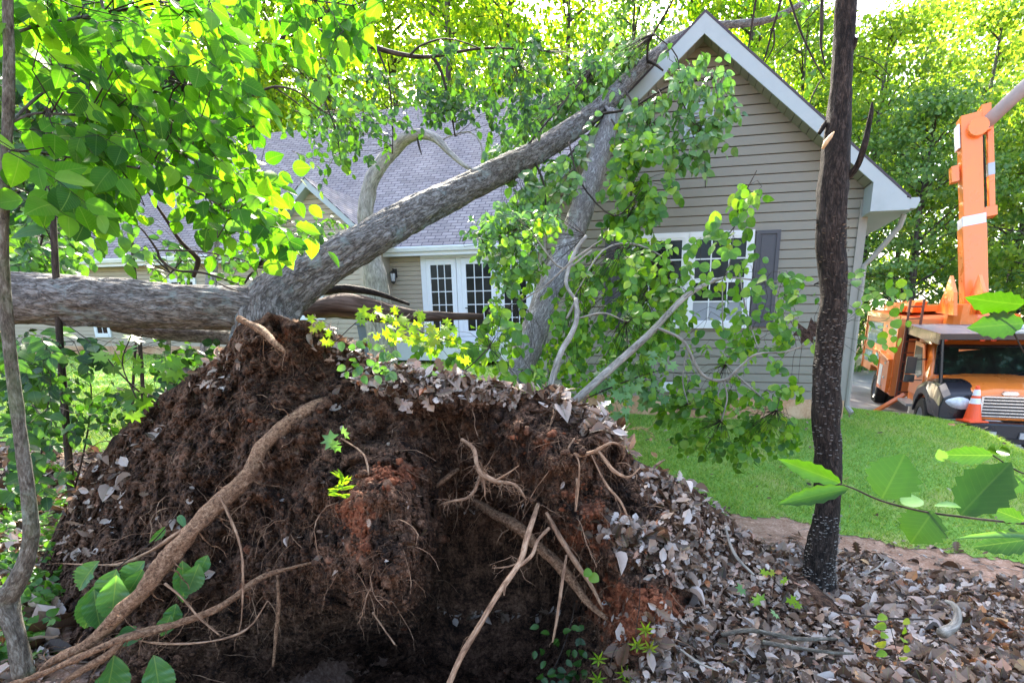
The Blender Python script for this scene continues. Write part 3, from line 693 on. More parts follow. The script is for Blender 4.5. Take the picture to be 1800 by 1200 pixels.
# wall lantern
mb = MB(); lx, ly, lz = -9.2, MY-.02, hz(3.35)
mb.box((lx-.06, ly-.03, lz-.02), (lx+.06, ly, lz+.22)); mb.tube([(lx, ly-.02, lz+.16), (lx, ly-.12, lz+.22), (lx, ly-.14, lz+.16)], .012, 6)
for z, r0, r1 in ((lz+.16, .02, .09),): mb.tube([(lx, ly-.14, z), (lx, ly-.14, z-.06)], [r0, r1], 6)
for i in range(6):
    a = i*math.pi/3; mb.tube([(lx+.085*math.cos(a), ly-.14+.085*math.sin(a), lz+.10), (lx+.065*math.cos(a), ly-.14+.065*math.sin(a), lz-.14)], .008, 4)
mb.tube([(lx, ly-.14, lz-.14), (lx, ly-.14, lz-.17), (lx, ly-.14, lz-.21)], [.07, .05, .012], 6)
o = hb(mb, 'wall_lantern', 'lantern'); m_ = MB(); m_.tube([(lx, ly-.14, lz+.08), (lx, ly-.14, lz-.13)], [.07, .055], 6); hb(m_, 'lantern_glass', 'lamp_glass', o)
# small projecting gable
SY = 4.6; sa, saz, sh = -10.62, hz(5.50), 1.5
mb = MB(); siding(mb, SY, hz(1.5), saz-.03, lambda z: max(-12.0, sa-(saz-z)/.87), lambda z: min(-9.35, sa+(saz-z)/.87))
mb.box((-12.0, SY+.03, hz(.4)), (-9.35, MY, hz(4.35))); mb.prism([(-11.95, hz(4.35)), (-9.4, hz(4.35)), (sa, saz-.04)], SY+.031, 9)
hb(mb, 'porch_siding', 'siding_warm')
for x_ in (-9.42, -12.03): mb = MB(); mb.box((x_, SY-.03, hz(1.5)), (x_+.1, SY+.06, hz(4.35))); hb(mb, 'porch_corner_board', 'siding_warm')
mb = MB()
for sgn in (1, -1):
    a = 1.72; z0 = saz+.14; L = math.hypot(a, a*.87)
    V = [(sa, SY-.28, z0), (sa+sgn*a, SY-.28, z0-.87*a), (sa+sgn*a, 9, z0-.87*a), (sa, 9, z0)]; Vd = [(x, y, z-.03) for x, y, z in V]
    mb.add(V+Vd, [(0, 1, 2, 3), (0, 4, 5, 1), (1, 5, 6, 2), (4, 7, 6, 5)], [(0, 0, 0), (0, -L, 0), (4.6, -L, 0), (4.6, 0, 0)]*2)
hb(mb, 'porch_roof', 'shingle')
mb = MB()
for sgn in (1, -1):
    a = 1.70; z0 = saz+.108; pts = [(sa, z0), (sa+sgn*a, z0-.87*a), (sa+sgn*a, z0-.87*a-.16), (sa, z0-.2)]
    mb.prism(pts if sgn > 0 else pts[::-1], SY-.27, SY-.245)
    mb.add([(sa, SY-.245, z0-.19), (sa+sgn*a, SY-.245, z0-.19-.87*a), (sa+sgn*a, SY, z0-.19-.87*a), (sa, SY, z0-.19)], [(0, 1, 2, 3)])
hb(mb, 'porch_rake_board', 'trim')
window(-11.4, -10.7, 2.2, 3.5, SY, 3, 4, fr=.08)
# satellite dish
mb = MB(); c0 = np.array([-20.9, MY-.2, hz(4.75)])
rr = np.linspace(0, .42, 6); a = np.arange(16)/16*2*math.pi
dn = unit(np.array([.25, -1, .35])); s_ = unit(np.cross(dn, [0, 0, 1])); u_ = np.cross(s_, dn)
V = np.array([c0+s_*r*math.cos(t)+u_*r*math.sin(t)*1.1+dn*(r*r*.9) for r in rr for t in a]); F = [(i*16+j, i*16+(j+1) % 16, (i+1)*16+(j+1) % 16, (i+1)*16+j) for i in range(5) for j in range(16)]
mb.add(V, F); mb.tube([c0, c0+np.array([.05, .2, -.2]), c0+np.array([.1, .4, -.45])], .03, 6); mb.tube([c0-u_*.4, c0-u_*.15+dn*.5], .015, 5); hb(mb, 'satellite_dish', 'white_gloss')

# deck in front of the french doors (its own thing)
deck = empty('deck', HO, 'pale painted low deck below the white french doors', 'deck', rot=(0, 0, HA))
mb = MB(); mb.box((-8.6, 3.9, hz(1.42)), (-3.3, MY-.05, hz(1.47)))
for i in range(14): mb.box((-8.6, 3.9+i*.15, hz(1.4701)), (-3.3, 4.04+i*.15, hz(1.49)))
mb.build('deck_boards', MAT['deck_paint'], deck)
mb = MB(); mb.box((-8.62, 3.84, hz(1.06)), (-3.3, 3.898, hz(1.50))); mb.box((-8.62, 3.9, hz(1.06)), (-8.56, MY-.05, hz(1.42))); mb.build('fascia', MAT['trim_white'], deck)
for x in (-8.4, -6.8, -5.2, -3.6): mb = MB(); mb.box((x-.05, 3.95, hz(.3)), (x+.05, 4.05, hz(1.419))); mb.build('post', MAT['deck_paint'], deck)
bn = empty('storage_bin', P(668, 640, 12.6), 'dark grey lidded outdoor bin standing left of the deck', 'bin', rot=(0, 0, HA))
mb = MB(); z_ = gz(bn.location.x, bn.location.y)-bn.location.z; ztop = 1.9-bn.location.z
mb.add([(-.26, -.26, z_), (.26, -.26, z_), (.26, .26, z_), (-.26, .26, z_), (-.32, -.32, ztop), (.32, -.32, ztop), (.32, .32, ztop), (-.32, .32, ztop)], [(0, 3, 2, 1), (4, 5, 6, 7), (0, 1, 5, 4), (1, 2, 6, 5), (2, 3, 7, 6), (3, 0, 4, 7)]); mb.build('body', MAT['plastic_bin'], bn)
mb = MB(); mb.prism([(-.35, ztop+.003), (.35, ztop+.003), (.35, ztop+.05), (.25, ztop+.10), (-.25, ztop+.10), (-.35, ztop+.05)], -.36, .36); mb.build('lid', MAT['plastic_bin'], bn)
mb = MB(); mb.tube([(-.2, .38, ztop+.02), (.2, .38, ztop+.02)], .02, 6); mb.build('handle', MAT['black_paint'], bn)

# ------------------------------------------------------------------ bucket truck on the drive (local x forward, y to its left)
TO = Vector((11.10, 16.43, -.48)); TR = (0, R(2.8), math.atan2(-.935, -.353))
truck = empty('bucket_truck', TO, 'orange bucket truck with chip box, black front fenders and raised boom on the driveway', 'truck', rot=TR)
TM = parent_mat(truck).inverted()
NOZ = ('lower_boom', 'insulator_band', 'compensating_link', 'link_sleeve', 'upper_boom', 'elbow_joint', 'wheel', 'rim', 'fender', 'headlight', 'hood', 'grille', 'grille_bars', 'badge', 'bumper')
def tl(p): return np.array(TM @ Vector(p))
def tb(mb, name, mat, parent=None, smooth=False, bev=0):
    if name not in NOZ:
        for a_ in mb.V: a_[:, 2] -= .22*np.clip(a_[:, 0]/5.4, 0, 1.1)*np.clip((a_[:, 2]-1.3)/.7, 0, 1)
    o = mb.build(name, MAT[mat], parent or truck, smooth)
    if bev:
        m = o.modifiers.new('bevel', 'BEVEL'); m.width = bev; m.segments = 2; m.limit_method = 'ANGLE'
    return o
def loft(mb, secs):
    """secs: list of (x, [(y,z)...]) closed rings of equal length"""
    n = len(secs[0][1]); V = [(x, y, z) for x, ring in secs for y, z in ring]
    F = [(i*n+j, i*n+(j+1) % n, (i+1)*n+(j+1) % n, (i+1)*n+j) for i in range(len(secs)-1) for j in range(n)]
    F += [tuple(range(n-1, -1, -1)), tuple((len(secs)-1)*n+j for j in range(n))]; mb.add(V, F); return mb
def wheel(x, y, r=.51, wd=.28, dual=False):
    mb = MB(); k = 28; s = -1 if y < 0 else 1
    prof = [(-wd/2, r*.6), (-wd/2, r*.93), (-wd/2*.75, r), (wd/2*.75, r), (wd/2, r*.93), (wd/2, r*.6)]
    a = np.arange(k)/k*2*math.pi
    V = [(x+rr*math.cos(t), y+yy, r+rr*math.sin(t)) for yy, rr in prof for t in a]
    F = [(i*k+j, i*k+(j+1) % k, (i+1)*k+(j+1) % k, (i+1)*k+j) for i in range(5) for j in range(k)]; mb.add(V, F)
    for j in range(k): t = a[j]; mb.box((-.02, -wd/2*.8, 0), (.02, wd/2*.8, .012), M=Matrix.Translation((x+(r-.001)*math.cos(t), y, r+(r-.001)*math.sin(t))) @ Matrix.Rotation(-t+math.pi/2, 4, 'Y'))
    o = tb(mb, 'wheel', 'rubber')
    mb = MB(); ye = y+s*wd/2
    pr = [(-.02, r*.62), (-.05, r*.55), (-.12, r*.42), (-.12, r*.22), (-.02, r*.2), (-.0, r*.12), (-.0, .001)] if not dual else [(-.02, r*.62), (-.1, r*.5), (-.2, r*.42), (-.2, r*.25), (-.06, r*.22), (-.05, .001)]
    V = [(x+rr*math.cos(t), ye+s*yy, r+rr*math.sin(t)) for yy, rr in pr for t in a]
    F = [(i*k+j, i*k+(j+1) % k, (i+1)*k+(j+1) % k, (i+1)*k+j) for i in range(len(pr)-1) for j in range(k)]; mb.add(V, F)
    tb(mb, 'rim', 'steel', o)
    return o
WB = 5.4
wheel(0, -1.05, dual=True); wheel(0, 1.05, dual=True); wheel(0, -.74, dual=True); wheel(0, .74, dual=True); wheel(WB, -1.02); wheel(WB, 1.02)
mb = MB(); mb.box((-1.9, -.42, .62), (6.6, -.30, .86)); mb.box((-1.9, .30, .62), (6.6, .42, .86)); mb.box((-.1, -1, .45), (.1, 1, .57)); mb.box((WB-.08, -.9, .42), (WB+.08, .9, .54)); tb(mb, 'chassis', 'black_paint')
# chip box with wheel arch
mb = MB(); bh = 1.27
side = [(-2.3, 1.0), (-.75, 1.0), (-.62, 1.2), (.62, 1.2), (.78, .72), (2.75, .66), (2.75, 2.85), (-2.3, 2.95)]
mb.prism(side, -bh, bh); tb(mb, 'chip_box', 'orange_faded', bev=.02)
mb = MB()
for y in (-bh-.035, bh+.004):
    mb.box((-2.32, y, 2.78), (2.77, y+.03, 2.93)); mb.box((-2.32, y, 1.72), (1.3, y+.03, 1.79)); mb.box((-2.32, y, 1.0), (-2.2, y+.03, 2.78)); mb.box((.7, y, 1.0), (.78, y+.03, 1.72)); mb.box((2.65, y, .7), (2.77, y+.03, 2.78))
mb.box((1.35, -bh-.11, .74), (2.62, -bh-.001, 1.66)); mb.prism([(1.3, 1.67), (2.68, 1.67), (2.68, 1.73), (1.3, 1.85)], -bh-.16, -bh-.001)
mb.box((-1.4, -1.0, 2.951), (1.2, 1.0, 3.12))
tb(mb, 'tool_locker', 'orange_paint', bev=.01)
def panel(x0, x1, z0, z1, mat, nm, y=-bh-.004, t=.006):
    mb = MB(); mb.box((x0, y-t, z0), (x1, y, z1)); return tb(mb, nm, mat)
# boards with worn, unreadable pale lettering
def worn_sign(x0, x1, z0, z1, rows, seed, emblem=False):
    o = panel(x0, x1, z0, z1, 'sign_teal', 'sign_panel'); rg = random.Random(seed); mb = MB(); y = -bh-.0105
    xs0 = x0+.04
    if emblem:
        c = (x0+.17, (z0+z1)/2); mb.prism([(c[0]+.13*math.cos(t), c[1]+(z1-z0)*.46*math.sin(t)) for t in np.arange(14)/14*2*math.pi], y-.004, y, 0); xs0 = x0+.36
    h = (z1-z0)/rows
    for r in range(rows):
        x = xs0; zb = z0+r*h+h*.14; hh = h*.74
        while x < x1-.12:
            wd = rg.uniform(.07, .13); st = wd*.3
            mb.box((x, y-.004, zb), (x+st, y, zb+hh)); k = rg.random()
            if k > .25: mb.box((x+st, y-.0041, zb+hh*.75), (x+wd, y, zb+hh))
            if k > .5: mb.box((x+st, y-.0042, zb), (x+wd, y, zb+hh*.22))
            if k < .7: mb.box((x+wd-st, y-.0043, zb+hh*.22), (x+wd, y, zb+hh*.75))
            x += wd+.03
    tb(mb, 'lettering', 'sign_blue', o)
worn_sign(-1.85, .55, 1.95, 2.6, 2, 3, True); worn_sign(-1.95, -.62, 1.28, 1.66, 1, 8); worn_sign(.0, .66, 1.28, 1.66, 1, 9)
panel(2.0, 2.5, 2.25, 2.75, 'white_gloss', 'notice_board'); panel(1.45, 1.9, .85, 1.45, 'white_gloss', 'notice_board', y=-bh-.112)
# cab: floor, roof, doors
mb = MB()
def ring(hb_, ht_, zb, zt, sh=.06, mid=None):
    zm = mid or zb+(zt-zb)*.5
    return [(-hb_, zb), (hb_, zb), (hb_+.02, zm), (ht_+.0, zt-sh*1.4), (ht_-sh, zt), (-ht_+sh, zt), (-ht_-.0, zt-sh*1.4), (-hb_-.02, zm)]
loft(mb, [(3.55, ring(1.02, .96, .78, 2.45)), (3.7, ring(1.05, .98, .72, 2.50)), (4.55, ring(1.06, .98, .66, 2.52)), (4.75, ring(1.06, .97, .66, 2.46, mid=1.62)), (5.02, ring(1.06, .99, .7, 2.05, .05, 1.62)), (5.25, ring(1.05, 1.02, .9, 1.66, .03, 1.5))])
tb(mb, 'cab', 'orange_paint', smooth=False, bev=.03)
mb = MB()
W1 = [(5.262, -.9, 1.66), (5.262, .9, 1.66), (4.82, .86, 2.42), (4.82, -.86, 2.42)]
V = []; k = 10
for i in range(k+1):
    y = -.95+1.9*i/k; bow = .09*(1-(y/.95)**2)
    V += [(5.28+bow, y, 1.68), (4.93+bow, y*.93, 2.37)]
mb.add(V, [(2*i, 2*i+2, 2*i+3, 2*i+1) for i in range(k)]); ws_ = tb(mb, 'windshield', 'windshield', smooth=True)
mb = MB()
fr = [V[2*i] for i in range(k+1)]; ft = [V[2*i+1] for i in range(k+1)]
mb.tube(fr, .028, 6); mb.tube(ft, .03, 6); mb.tube([fr[0], ft[0]], .032, 6); mb.tube([fr[-1], ft[-1]], .032, 6); tb(mb, 'windshield_seal', 'black_paint', ws_)
mb = MB(); mb.box((4.86, -.42, 2.12), (4.90, -.02, 2.30), M=Matrix.Translation((.16, -.1, 0))); tb(mb, 'sun_visor', 'orange_faded', ws_)
for y_ in (-.5, .25): mb = MB(); mb.tube([(5.4, y_, 1.66), (5.3, y_+.4, 1.78)], .012, 5); tb(mb, 'wiper', 'black_paint', ws_)
for s in (-1, 1):
    mb = MB(); y0, y1 = sorted((s*1.055, s*1.10)); mb.prism([(3.78, .95), (4.95, .95), (5.0, 1.55), (4.6, 2.38), (3.82, 2.38)], y0, y1)
    d = tb(mb, 'door', 'orange_paint', bev=.02)
    y0, y1 = sorted((s*1.101, s*1.108)); mb = MB(); mb.prism([(3.95, 1.62), (4.05, 1.52), (4.55, 1.42), (4.86, 1.56), (4.54, 2.28), (3.95, 2.28)], y0, y1); tb(mb, 'side_window', 'windshield', d)
    y0, y1 = sorted((s*1.101, s*1.125)); mb = MB(); mb.box((3.86, y0, 1.30), (4.05, y1, 1.35)); tb(mb, 'door_handle', 'black_paint', d)
# hood
mb = MB()
def hring(hw_, zb, zt, cr): return [(-hw_, zb), (hw_, zb), (hw_*1.0, zt-cr*1.1), (hw_*.86, zt-cr*.25), (hw_*.4, zt+.02), (-hw_*.4, zt+.02), (-hw_*.86, zt-cr*.25), (-hw_*1.0, zt-cr*1.1)]
loft(mb, [(5.2, hring(1.0, .9, 1.58, .12)), (5.7, hring(.94, .9, 1.55, .14)), (6.2, hring(.80, .84, 1.48, .16)), (6.55, hring(.60, .80, 1.40, .16)), (6.66, hring(.52, .80, 1.32, .12))])
tb(mb, 'hood', 'orange_paint', smooth=False, bev=.04)
for s in (-1, 1):                               # black fender with swept top
    mb = MB(); secs = []
    for i in range(11):
        t = i/10; x = 4.75+t*1.82
        top = 1.09+.42*math.sin(math.pi*(.15+.6*t))-(.12*max(0, t-.8)/.2)
        arch = math.sqrt(max(0, .62**2-(x-WB)**2)) if abs(x-WB) < .64 else 0
        bot = .51+arch if arch > .1 else (.62 if t < .5 else .78)
        bot = min(bot, top-.05)
        inn = .72-.22*t; out = 1.17-.22*max(0, t-.55)**1.5
        secs.append((x, [(s*inn, bot), (s*out, bot), (s*(out+.01), (bot+top)*.5), (s*(out-.04), top-.07), (s*(out-.16), top), (s*inn, top+.02)][::(1 if s > 0 else -1)]))
    loft(mb, secs); f_ = tb(mb, 'fender', 'black_paint', bev=.02)
    mb = MB(); pts = []
    c = np.array([6.575, s*.83, 1.12]); ax = unit(np.array([-.20, s*.97, .10])); uz = unit(np.array([-.1, 0, .99])); nn_ = np.cross(ax, uz)*s; nn_ = nn_*np.sign(nn_[0])
    V = [c+nn_*.10]; kk = 16
    for q_, dd in ((.55, .075), (1, 0)):
        for t in np.arange(kk)/kk*2*math.pi: V.append(c+ax*.25*q_*math.cos(t)+uz*.12*q_*math.sin(t)*(1-.35*math.cos(t)*1)+nn_*dd)
    F = [(0, 1+j, 1+(j+1) % kk) for j in range(kk)]+[(1+j, 1+kk+j, 1+kk+(j+1) % kk, 1+(j+1) % kk) for j in range(kk)]
    mb.add(V, F); tb(mb, 'headlight', 'lamp_glass', smooth=True)
mb = MB(); mb.box((6.64, -.42, .86), (6.672, .42, 1.26)); gr_ = tb(mb, 'grille', 'black_paint')
mb = MB()
for i in range(6): mb.box((6.673, -.42, .88+i*.064), (6.70, .42, .902+i*.064))
for a in ((-.46, .84, -.42, 1.28), (.42, .84, .46, 1.28), (-.42, 1.26, .42, 1.29)): mb.box((6.66, a[0], a[1]), (6.706, a[2], a[3]))
tb(mb, 'grille_bars', 'chrome', gr_)
mb = MB(); mb.prism([(-.14, 1.34), (-.10, 1.31), (.10, 1.31), (.14, 1.34), (.10, 1.39), (-.10, 1.39)], 6.60, 6.69, axis='x'); tb(mb, 'badge', 'chrome')
mb = MB(); mb.box((6.66, -1.18, .48), (6.90, 1.18, .78)); mb.box((6.5, -1.0, .34), (6.72, 1.0, .48)); bm = tb(mb, 'bumper', 'black_paint', bev=.03)
for s in (-1, 1):
    mb = MB(); mb.box((6.901, s*.55-.10, .48), (6.93, s*.55+.10, .60)); tb(mb, 'fog_lamp', 'lamp_glass', bm)
    mb = MB(); mb.box((6.901, s*.25-.06, .50), (6.95, s*.25+.06, .62)); tb(mb, 'tow_hook', 'steel', bm)
# cab protector
mb = MB(); mb.box((3.0, -1.16, 2.66), (6.05, 1.16, 2.72)); pr_ = tb(mb, 'cab_protector', 'canopy_top')
mb = MB(); mb.box((3.0, -1.19, 2.50), (6.05, -1.161, 2.72)); mb.box((3.0, 1.161, 2.50), (6.05, 1.19, 2.72)); mb.box((6.051, -1.19, 2.60), (6.10, 1.19, 2.72)); mb.box((2.95, -1.19, 2.35), (3.0, 1.19, 2.72))
mb.tube([(6.02, -1.12, 2.6), (6.1, -1.02, 1.3)], .035, 6); mb.tube([(6.02, 1.12, 2.6), (6.1, 1.02, 1.3)], .035, 6); mb.tube([(3.05, -1.12, 2.4), (3.05, -1.12, .7)], .04, 6); mb.tube([(3.05, 1.12, 2.4), (3.05, 1.12, .7)], .04, 6)
tb(mb, 'protector_frame', 'black_paint', pr_)
mb = MB(); mb.box((4.6, .15, 2.721), (4.85, .75, 2.80)); tb(mb, 'beacon', 'white_gloss', pr_, bev=.02)
for y_ in (-.8, -.1, .1, .3, .8)[:3]:
    mb = MB(); mb.box((4.95, y_-.05, 2.47), (5.02, y_+.05, 2.52)); tb(mb, 'marker_lamp', 'cone_orange')
for z_, x_ in ((1.12, 2.2), (2.55, 1.1), (1.55, 2.2)):
    mb = MB(); mb.box((x_-.09, -bh-.125 if z_ < 2 else -bh-.02, z_-.03), (x_+.09, -bh-.112 if z_ < 2 else -bh-.001, z_+.03)); tb(mb, 'latch', 'steel')
for s in (-1, 1):
    mb = MB(); mb.box((4.92, s*1.38-.10, 1.62), (5.02, s*1.38+.10, 2.12)); mb.box((4.92, s*1.38-.10, 1.34), (5.02, s*1.38+.10, 1.58)); mb.tube([(4.9, s*1.06, 2.05), (4.95, s*1.38, 2.05)], .018, 5); mb.tube([(4.9, s*1.06, 1.4), (4.95, s*1.38, 1.4)], .018, 5); tb(mb, 'mirror', 'black_paint', bev=.02)
mb = MB()                                       # ladder and headache rack between box and cab
for y in (-1.22, -.92): mb.box((3.18, y-.025, .65), (3.24, y+.025, 3.35))
for i in range(9): mb.tube([(3.21, -1.22, .85+i*.29), (3.21, -.92, .85+i*.29)], .018, 5)
tb(mb, 'ladder', 'rust_brown')
mb = MB()
for z0, z1, o_ in ((.72, .78, 0), (.36, .42, .05)): mb.box((3.85, -1.3-o_, z0), (4.75, -1.0, z1))
mb.box((3.85, -1.04, .36), (4.75, -1.0, .78)); mb.box((3.95, -.98, .40), (4.7, -.5, .95)); tb(mb, 'step', 'steel')
mb = MB(); mb.tube([(3.35, -1.05, .80), (3.35, -2.0, .06)], .065, 4); mb.box((3.20, -2.25, .0), (3.5, -1.85, .06)); tb(mb, 'outrigger', 'orange_paint')
# boom
b0 = tl(P(1712, 545, 14.0)); b1 = tl(P(1703, 205, 14.6)); ax = unit(b1-b0); Lb = np.linalg.norm(b1-b0)
sx = unit(np.cross(ax, [1, 0, 0])); sy = np.cross(sx, ax)
def bbox(mb, t0, t1, hx, hy, ox=0, oy=0):
    V = []
    for t in (t0, t1):
        for a, b in ((-1, -1), (1, -1), (1, 1), (-1, 1)): V.append(b0+ax*t*Lb+sx*(ox+a*hx)+sy*(oy+b*hy))
    mb.add(V, [(0, 3, 2, 1), (4, 5, 6, 7), (0, 1, 5, 4), (1, 2, 6, 5), (2, 3, 7, 6), (3, 0, 4, 7)])
mb = MB(); bbox(mb, -.08, .44, .26, .22); bbox(mb, .49, 1.0, .22, .19); lb = tb(mb, 'lower_boom', 'orange_paint', bev=.02)
mb = MB(); bbox(mb, .44, .49, .245, .21); tb(mb, 'insulator_band', 'white_gloss', lb)
mb = MB(); 
for o_ in (-.07, .0, .06): mb.tube([b0+ax*t*Lb+sx*(.29+.02*math.sin(t*9+o_*30))+sy*(o_) for t in np.linspace(.0, .95, 14)], .014, 5)
tb(mb, 'hydraulic_hoses', 'rubber', lb)
# which way is photo-right along sx?
prr = 1 if (parent_mat(truck).to_3x3() @ Vector(sx)).x > 0 else -1
mb = MB(); bbox(mb, .50, .93, .065, .07, prr*.42); bbox(mb, .47, .52, .28, .15, prr*.22); bbox(mb, .90, 1.03, .10, .16, prr*.32); tb(mb, 'compensating_link', 'orange_paint', lb, bev=.01)
mb = MB(); bbox(mb, .70, .78, .08, .12, -prr*.33); tb(mb, 'boom_bracket', 'orange_paint', lb)
mb = MB(); bbox(mb, .86, .98, .02, .16, -prr*.245); tb(mb, 'white_plate', 'white_gloss', lb)
mb = MB(); bbox(mb, .68, .74, .07, .075, prr*.42); tb(mb, 'link_sleeve', 'steel', lb)
u0 = tl(P(1728, 222, 14.4)); u1 = tl(P(1900, 60, 13.4)); u2 = tl(P(2060, -120, 12.4))
mb = MB(); mb.tube([u0, u1, u2], .165, 12); tb(mb, 'upper_boom', 'grey_boom', smooth=True)
mb = MB(); e0 = tl(P(1716, 228, 14.4)); mb.tube([e0-sy*.2, e0+sy*.2], .22, 16); tb(mb, 'elbow_joint', 'orange_paint', bev=.01)
mb = MB(); V = []
mb.prism([(2.0, 2.952), (3.6, 2.952), (3.3, 3.5), (2.75, 3.9), (2.5, 3.5)], -.34, -.26); mb.prism([(2.0, 2.952), (3.6, 2.952), (3.3, 3.5), (2.75, 3.9), (2.5, 3.5)], .26, .34); mb.tube([(2.9, 0, 2.4), (2.9, 0, 3.2)], .35, 14)
mb.prism([(-1.5, 2.96), (2.0, 2.96), (2.3, 3.25), (2.1, 3.3), (-1.5, 3.16)], -.9, -.62); tb(mb, 'turret', 'orange_paint', bev=.01)

# traffic cone standing on the bumper
cz = Vector((6.79, -.58, .785)); cw = parent_mat(truck) @ cz
cone = empty('traffic_cone', cw, 'orange traffic cone with white collars standing on the truck bumper', 'traffic cone')
def lathe(mb, prof, k=20, mat=0):
    a = np.arange(k)/k*2*math.pi; V = [(r*math.cos(t), r*math.sin(t), z) for z, r in prof for t in a]
    mb.add(V, [(i*k+j, i*k+(j+1) % k, (i+1)*k+(j+1) % k, (i+1)*k+j) for i in range(len(prof)-1) for j in range(k)], mat=mat); return mb
mb = lathe(MB(), [(.03, .165), (.06, .15), (.70, .035), (.72, .02), (.72, 0)]); mb.box((-.19, -.19, .0), (.19, .19, .03)); mb.build('body', MAT['cone_orange'], cone)
rad = lambda z: .15-(z-.06)*.115/.64+.003
mb = lathe(MB(), [(.36, rad(.36)), (.47, rad(.47))]); lathe(mb, [(.52, rad(.52)), (.64, rad(.64))]); mb.build('reflective_collar', MAT['white_gloss'], cone)

# ------------------------------------------------------------------ the uprooted tree: root plate, trunk, limb, roots
ft = empty('fallen_tree', P(430, 1150, 3.0), 'uprooted twin-stemmed oak with its soil-caked root plate, one stem leaning on the gable', 'fallen tree')
FT0 = np.array(ft.location)
def ftp(mb, name, mat, smooth=True, parent=None):
    o = mb.build(name, MAT[mat], None, smooth, loc=FT0); o.location = (0, 0, 0); o.parent = parent or ft; return o
TOP = [(40, 1120), (60, 1010), (110, 900), (150, 830), (200, 765), (260, 710), (330, 660), (385, 622), (420, 575), (470, 552), (540, 562), (600, 602), (650, 636), (740, 655), (850, 672), (930, 692), (965, 676), (1010, 700), (1075, 742), (1105, 800), (1160, 832), (1220, 862), (1290, 925), (1350, 985), (1400, 1040), (1470, 1085), (1500, 1110)]
DC = [(60, 1010, 3.1), (50, 1200, 2.5), (120, 900, 3.3), (200, 780, 3.3), (200, 900, 3.0), (150, 1050, 2.7), (200, 1200, 2.2), (300, 700, 3.2), (300, 850, 2.85), (300, 1000, 2.65), (300, 1200, 2.3),
      (430, 580, 3.05), (430, 700, 2.8), (430, 850, 2.62), (430, 950, 2.75), (430, 1100, 2.7), (430, 1250, 2.5), (540, 575, 2.95), (570, 640, 3.05), (560, 720, 2.75), (560, 800, 2.6), (560, 930, 2.35), (500, 1060, 2.5), (570, 1090, 2.75), (600, 1180, 3.4),
      (640, 640, 3.0), (660, 690, 2.75), (680, 770, 2.75), (640, 830, 2.35), (690, 850, 2.2), (690, 940, 2.1), (650, 1020, 2.12), (720, 1020, 2.15), (745, 950, 2.3), (700, 1075, 2.3), (690, 1130, 3.7),
      (790, 700, 2.75), (790, 780, 3.0), (800, 870, 3.2), (790, 950, 3.5), (800, 1050, 4.1), (900, 980, 3.8), (900, 1060, 4.3), (850, 1130, 4.0), (900, 1200, 3.2), (700, 1210, 2.9), (800, 1300, 2.5), (950, 1300, 2.4), (650, 1300, 2.5),
      (870, 700, 2.85), (870, 790, 2.85), (940, 760, 2.6), (950, 850, 2.55), (930, 910, 2.9), (1000, 730, 2.8), (1040, 800, 2.55), (1090, 780, 2.75), (1020, 870, 2.55), (1000, 950, 2.65), (1000, 1050, 3.5), (1050, 950, 2.4), (1060, 1020, 2.45), (1030, 1130, 2.6),
      (1100, 830, 2.85), (1110, 900, 2.55), (1110, 990, 2.3), (1100, 1090, 2.15), (1080, 1190, 2.1), (1060, 1290, 1.95), (1200, 870, 3.0), (1180, 900, 2.7), (1200, 960, 2.6), (1200, 1040, 2.4), (1200, 1120, 2.2), (1200, 1260, 1.93),
      (1290, 940, 3.2), (1300, 1000, 2.9), (1300, 1100, 2.42), (1320, 1260, 1.93), (1400, 1060, 2.75), (1420, 1150, 2.38), (1450, 1260, 1.98), (1500, 1120, 2.5), (1500, 1280, 1.9)]
depth = tps([(a/400, b/400, c) for a, b, c in DC], 2e-4)
nc, nr = 500, 300
cpx = np.linspace(40, 1500, nc); tpy = np.interp(cpx, [a for a, b in TOP], [b for a, b in TOP])+fbm(np.stack([cpx/34, 0*cpx, 0*cpx], -1), 4, 2)*9
vv = np.linspace(0, 1, nr)[:, None]**1.02
PX = np.tile(cpx, (nr, 1)); PY = tpy[None]+(1310-tpy[None])*vv; YD = depth(PX/400, PY/400)
W0 = Pv(PX, PY, YD)
# relief: clods and hollows
big = fbm(W0*5.5, 3, 21); mid_ = fbm(W0*14, 3, 22); rid = np.abs(fbm(W0*np.array([26, 26, 18]), 3, 23)); fine = fbm(W0*80, 2, 24)
right = 1/(1+np.exp(-(PX-1150)/50)); amp = 1-.45*right
edge = np.clip((PY-tpy[None])/22, .25, 1)
disp = (big*.19+mid_*.12+(.3-rid)*.09+fine*.02)*amp*edge
dirs_ = unit(W0-np.array([0, 0, EYE])); W1 = W0-dirs_*disp[..., None]
W1[..., 2] += (fbm(W0*11, 3, 25)*.02)*amp
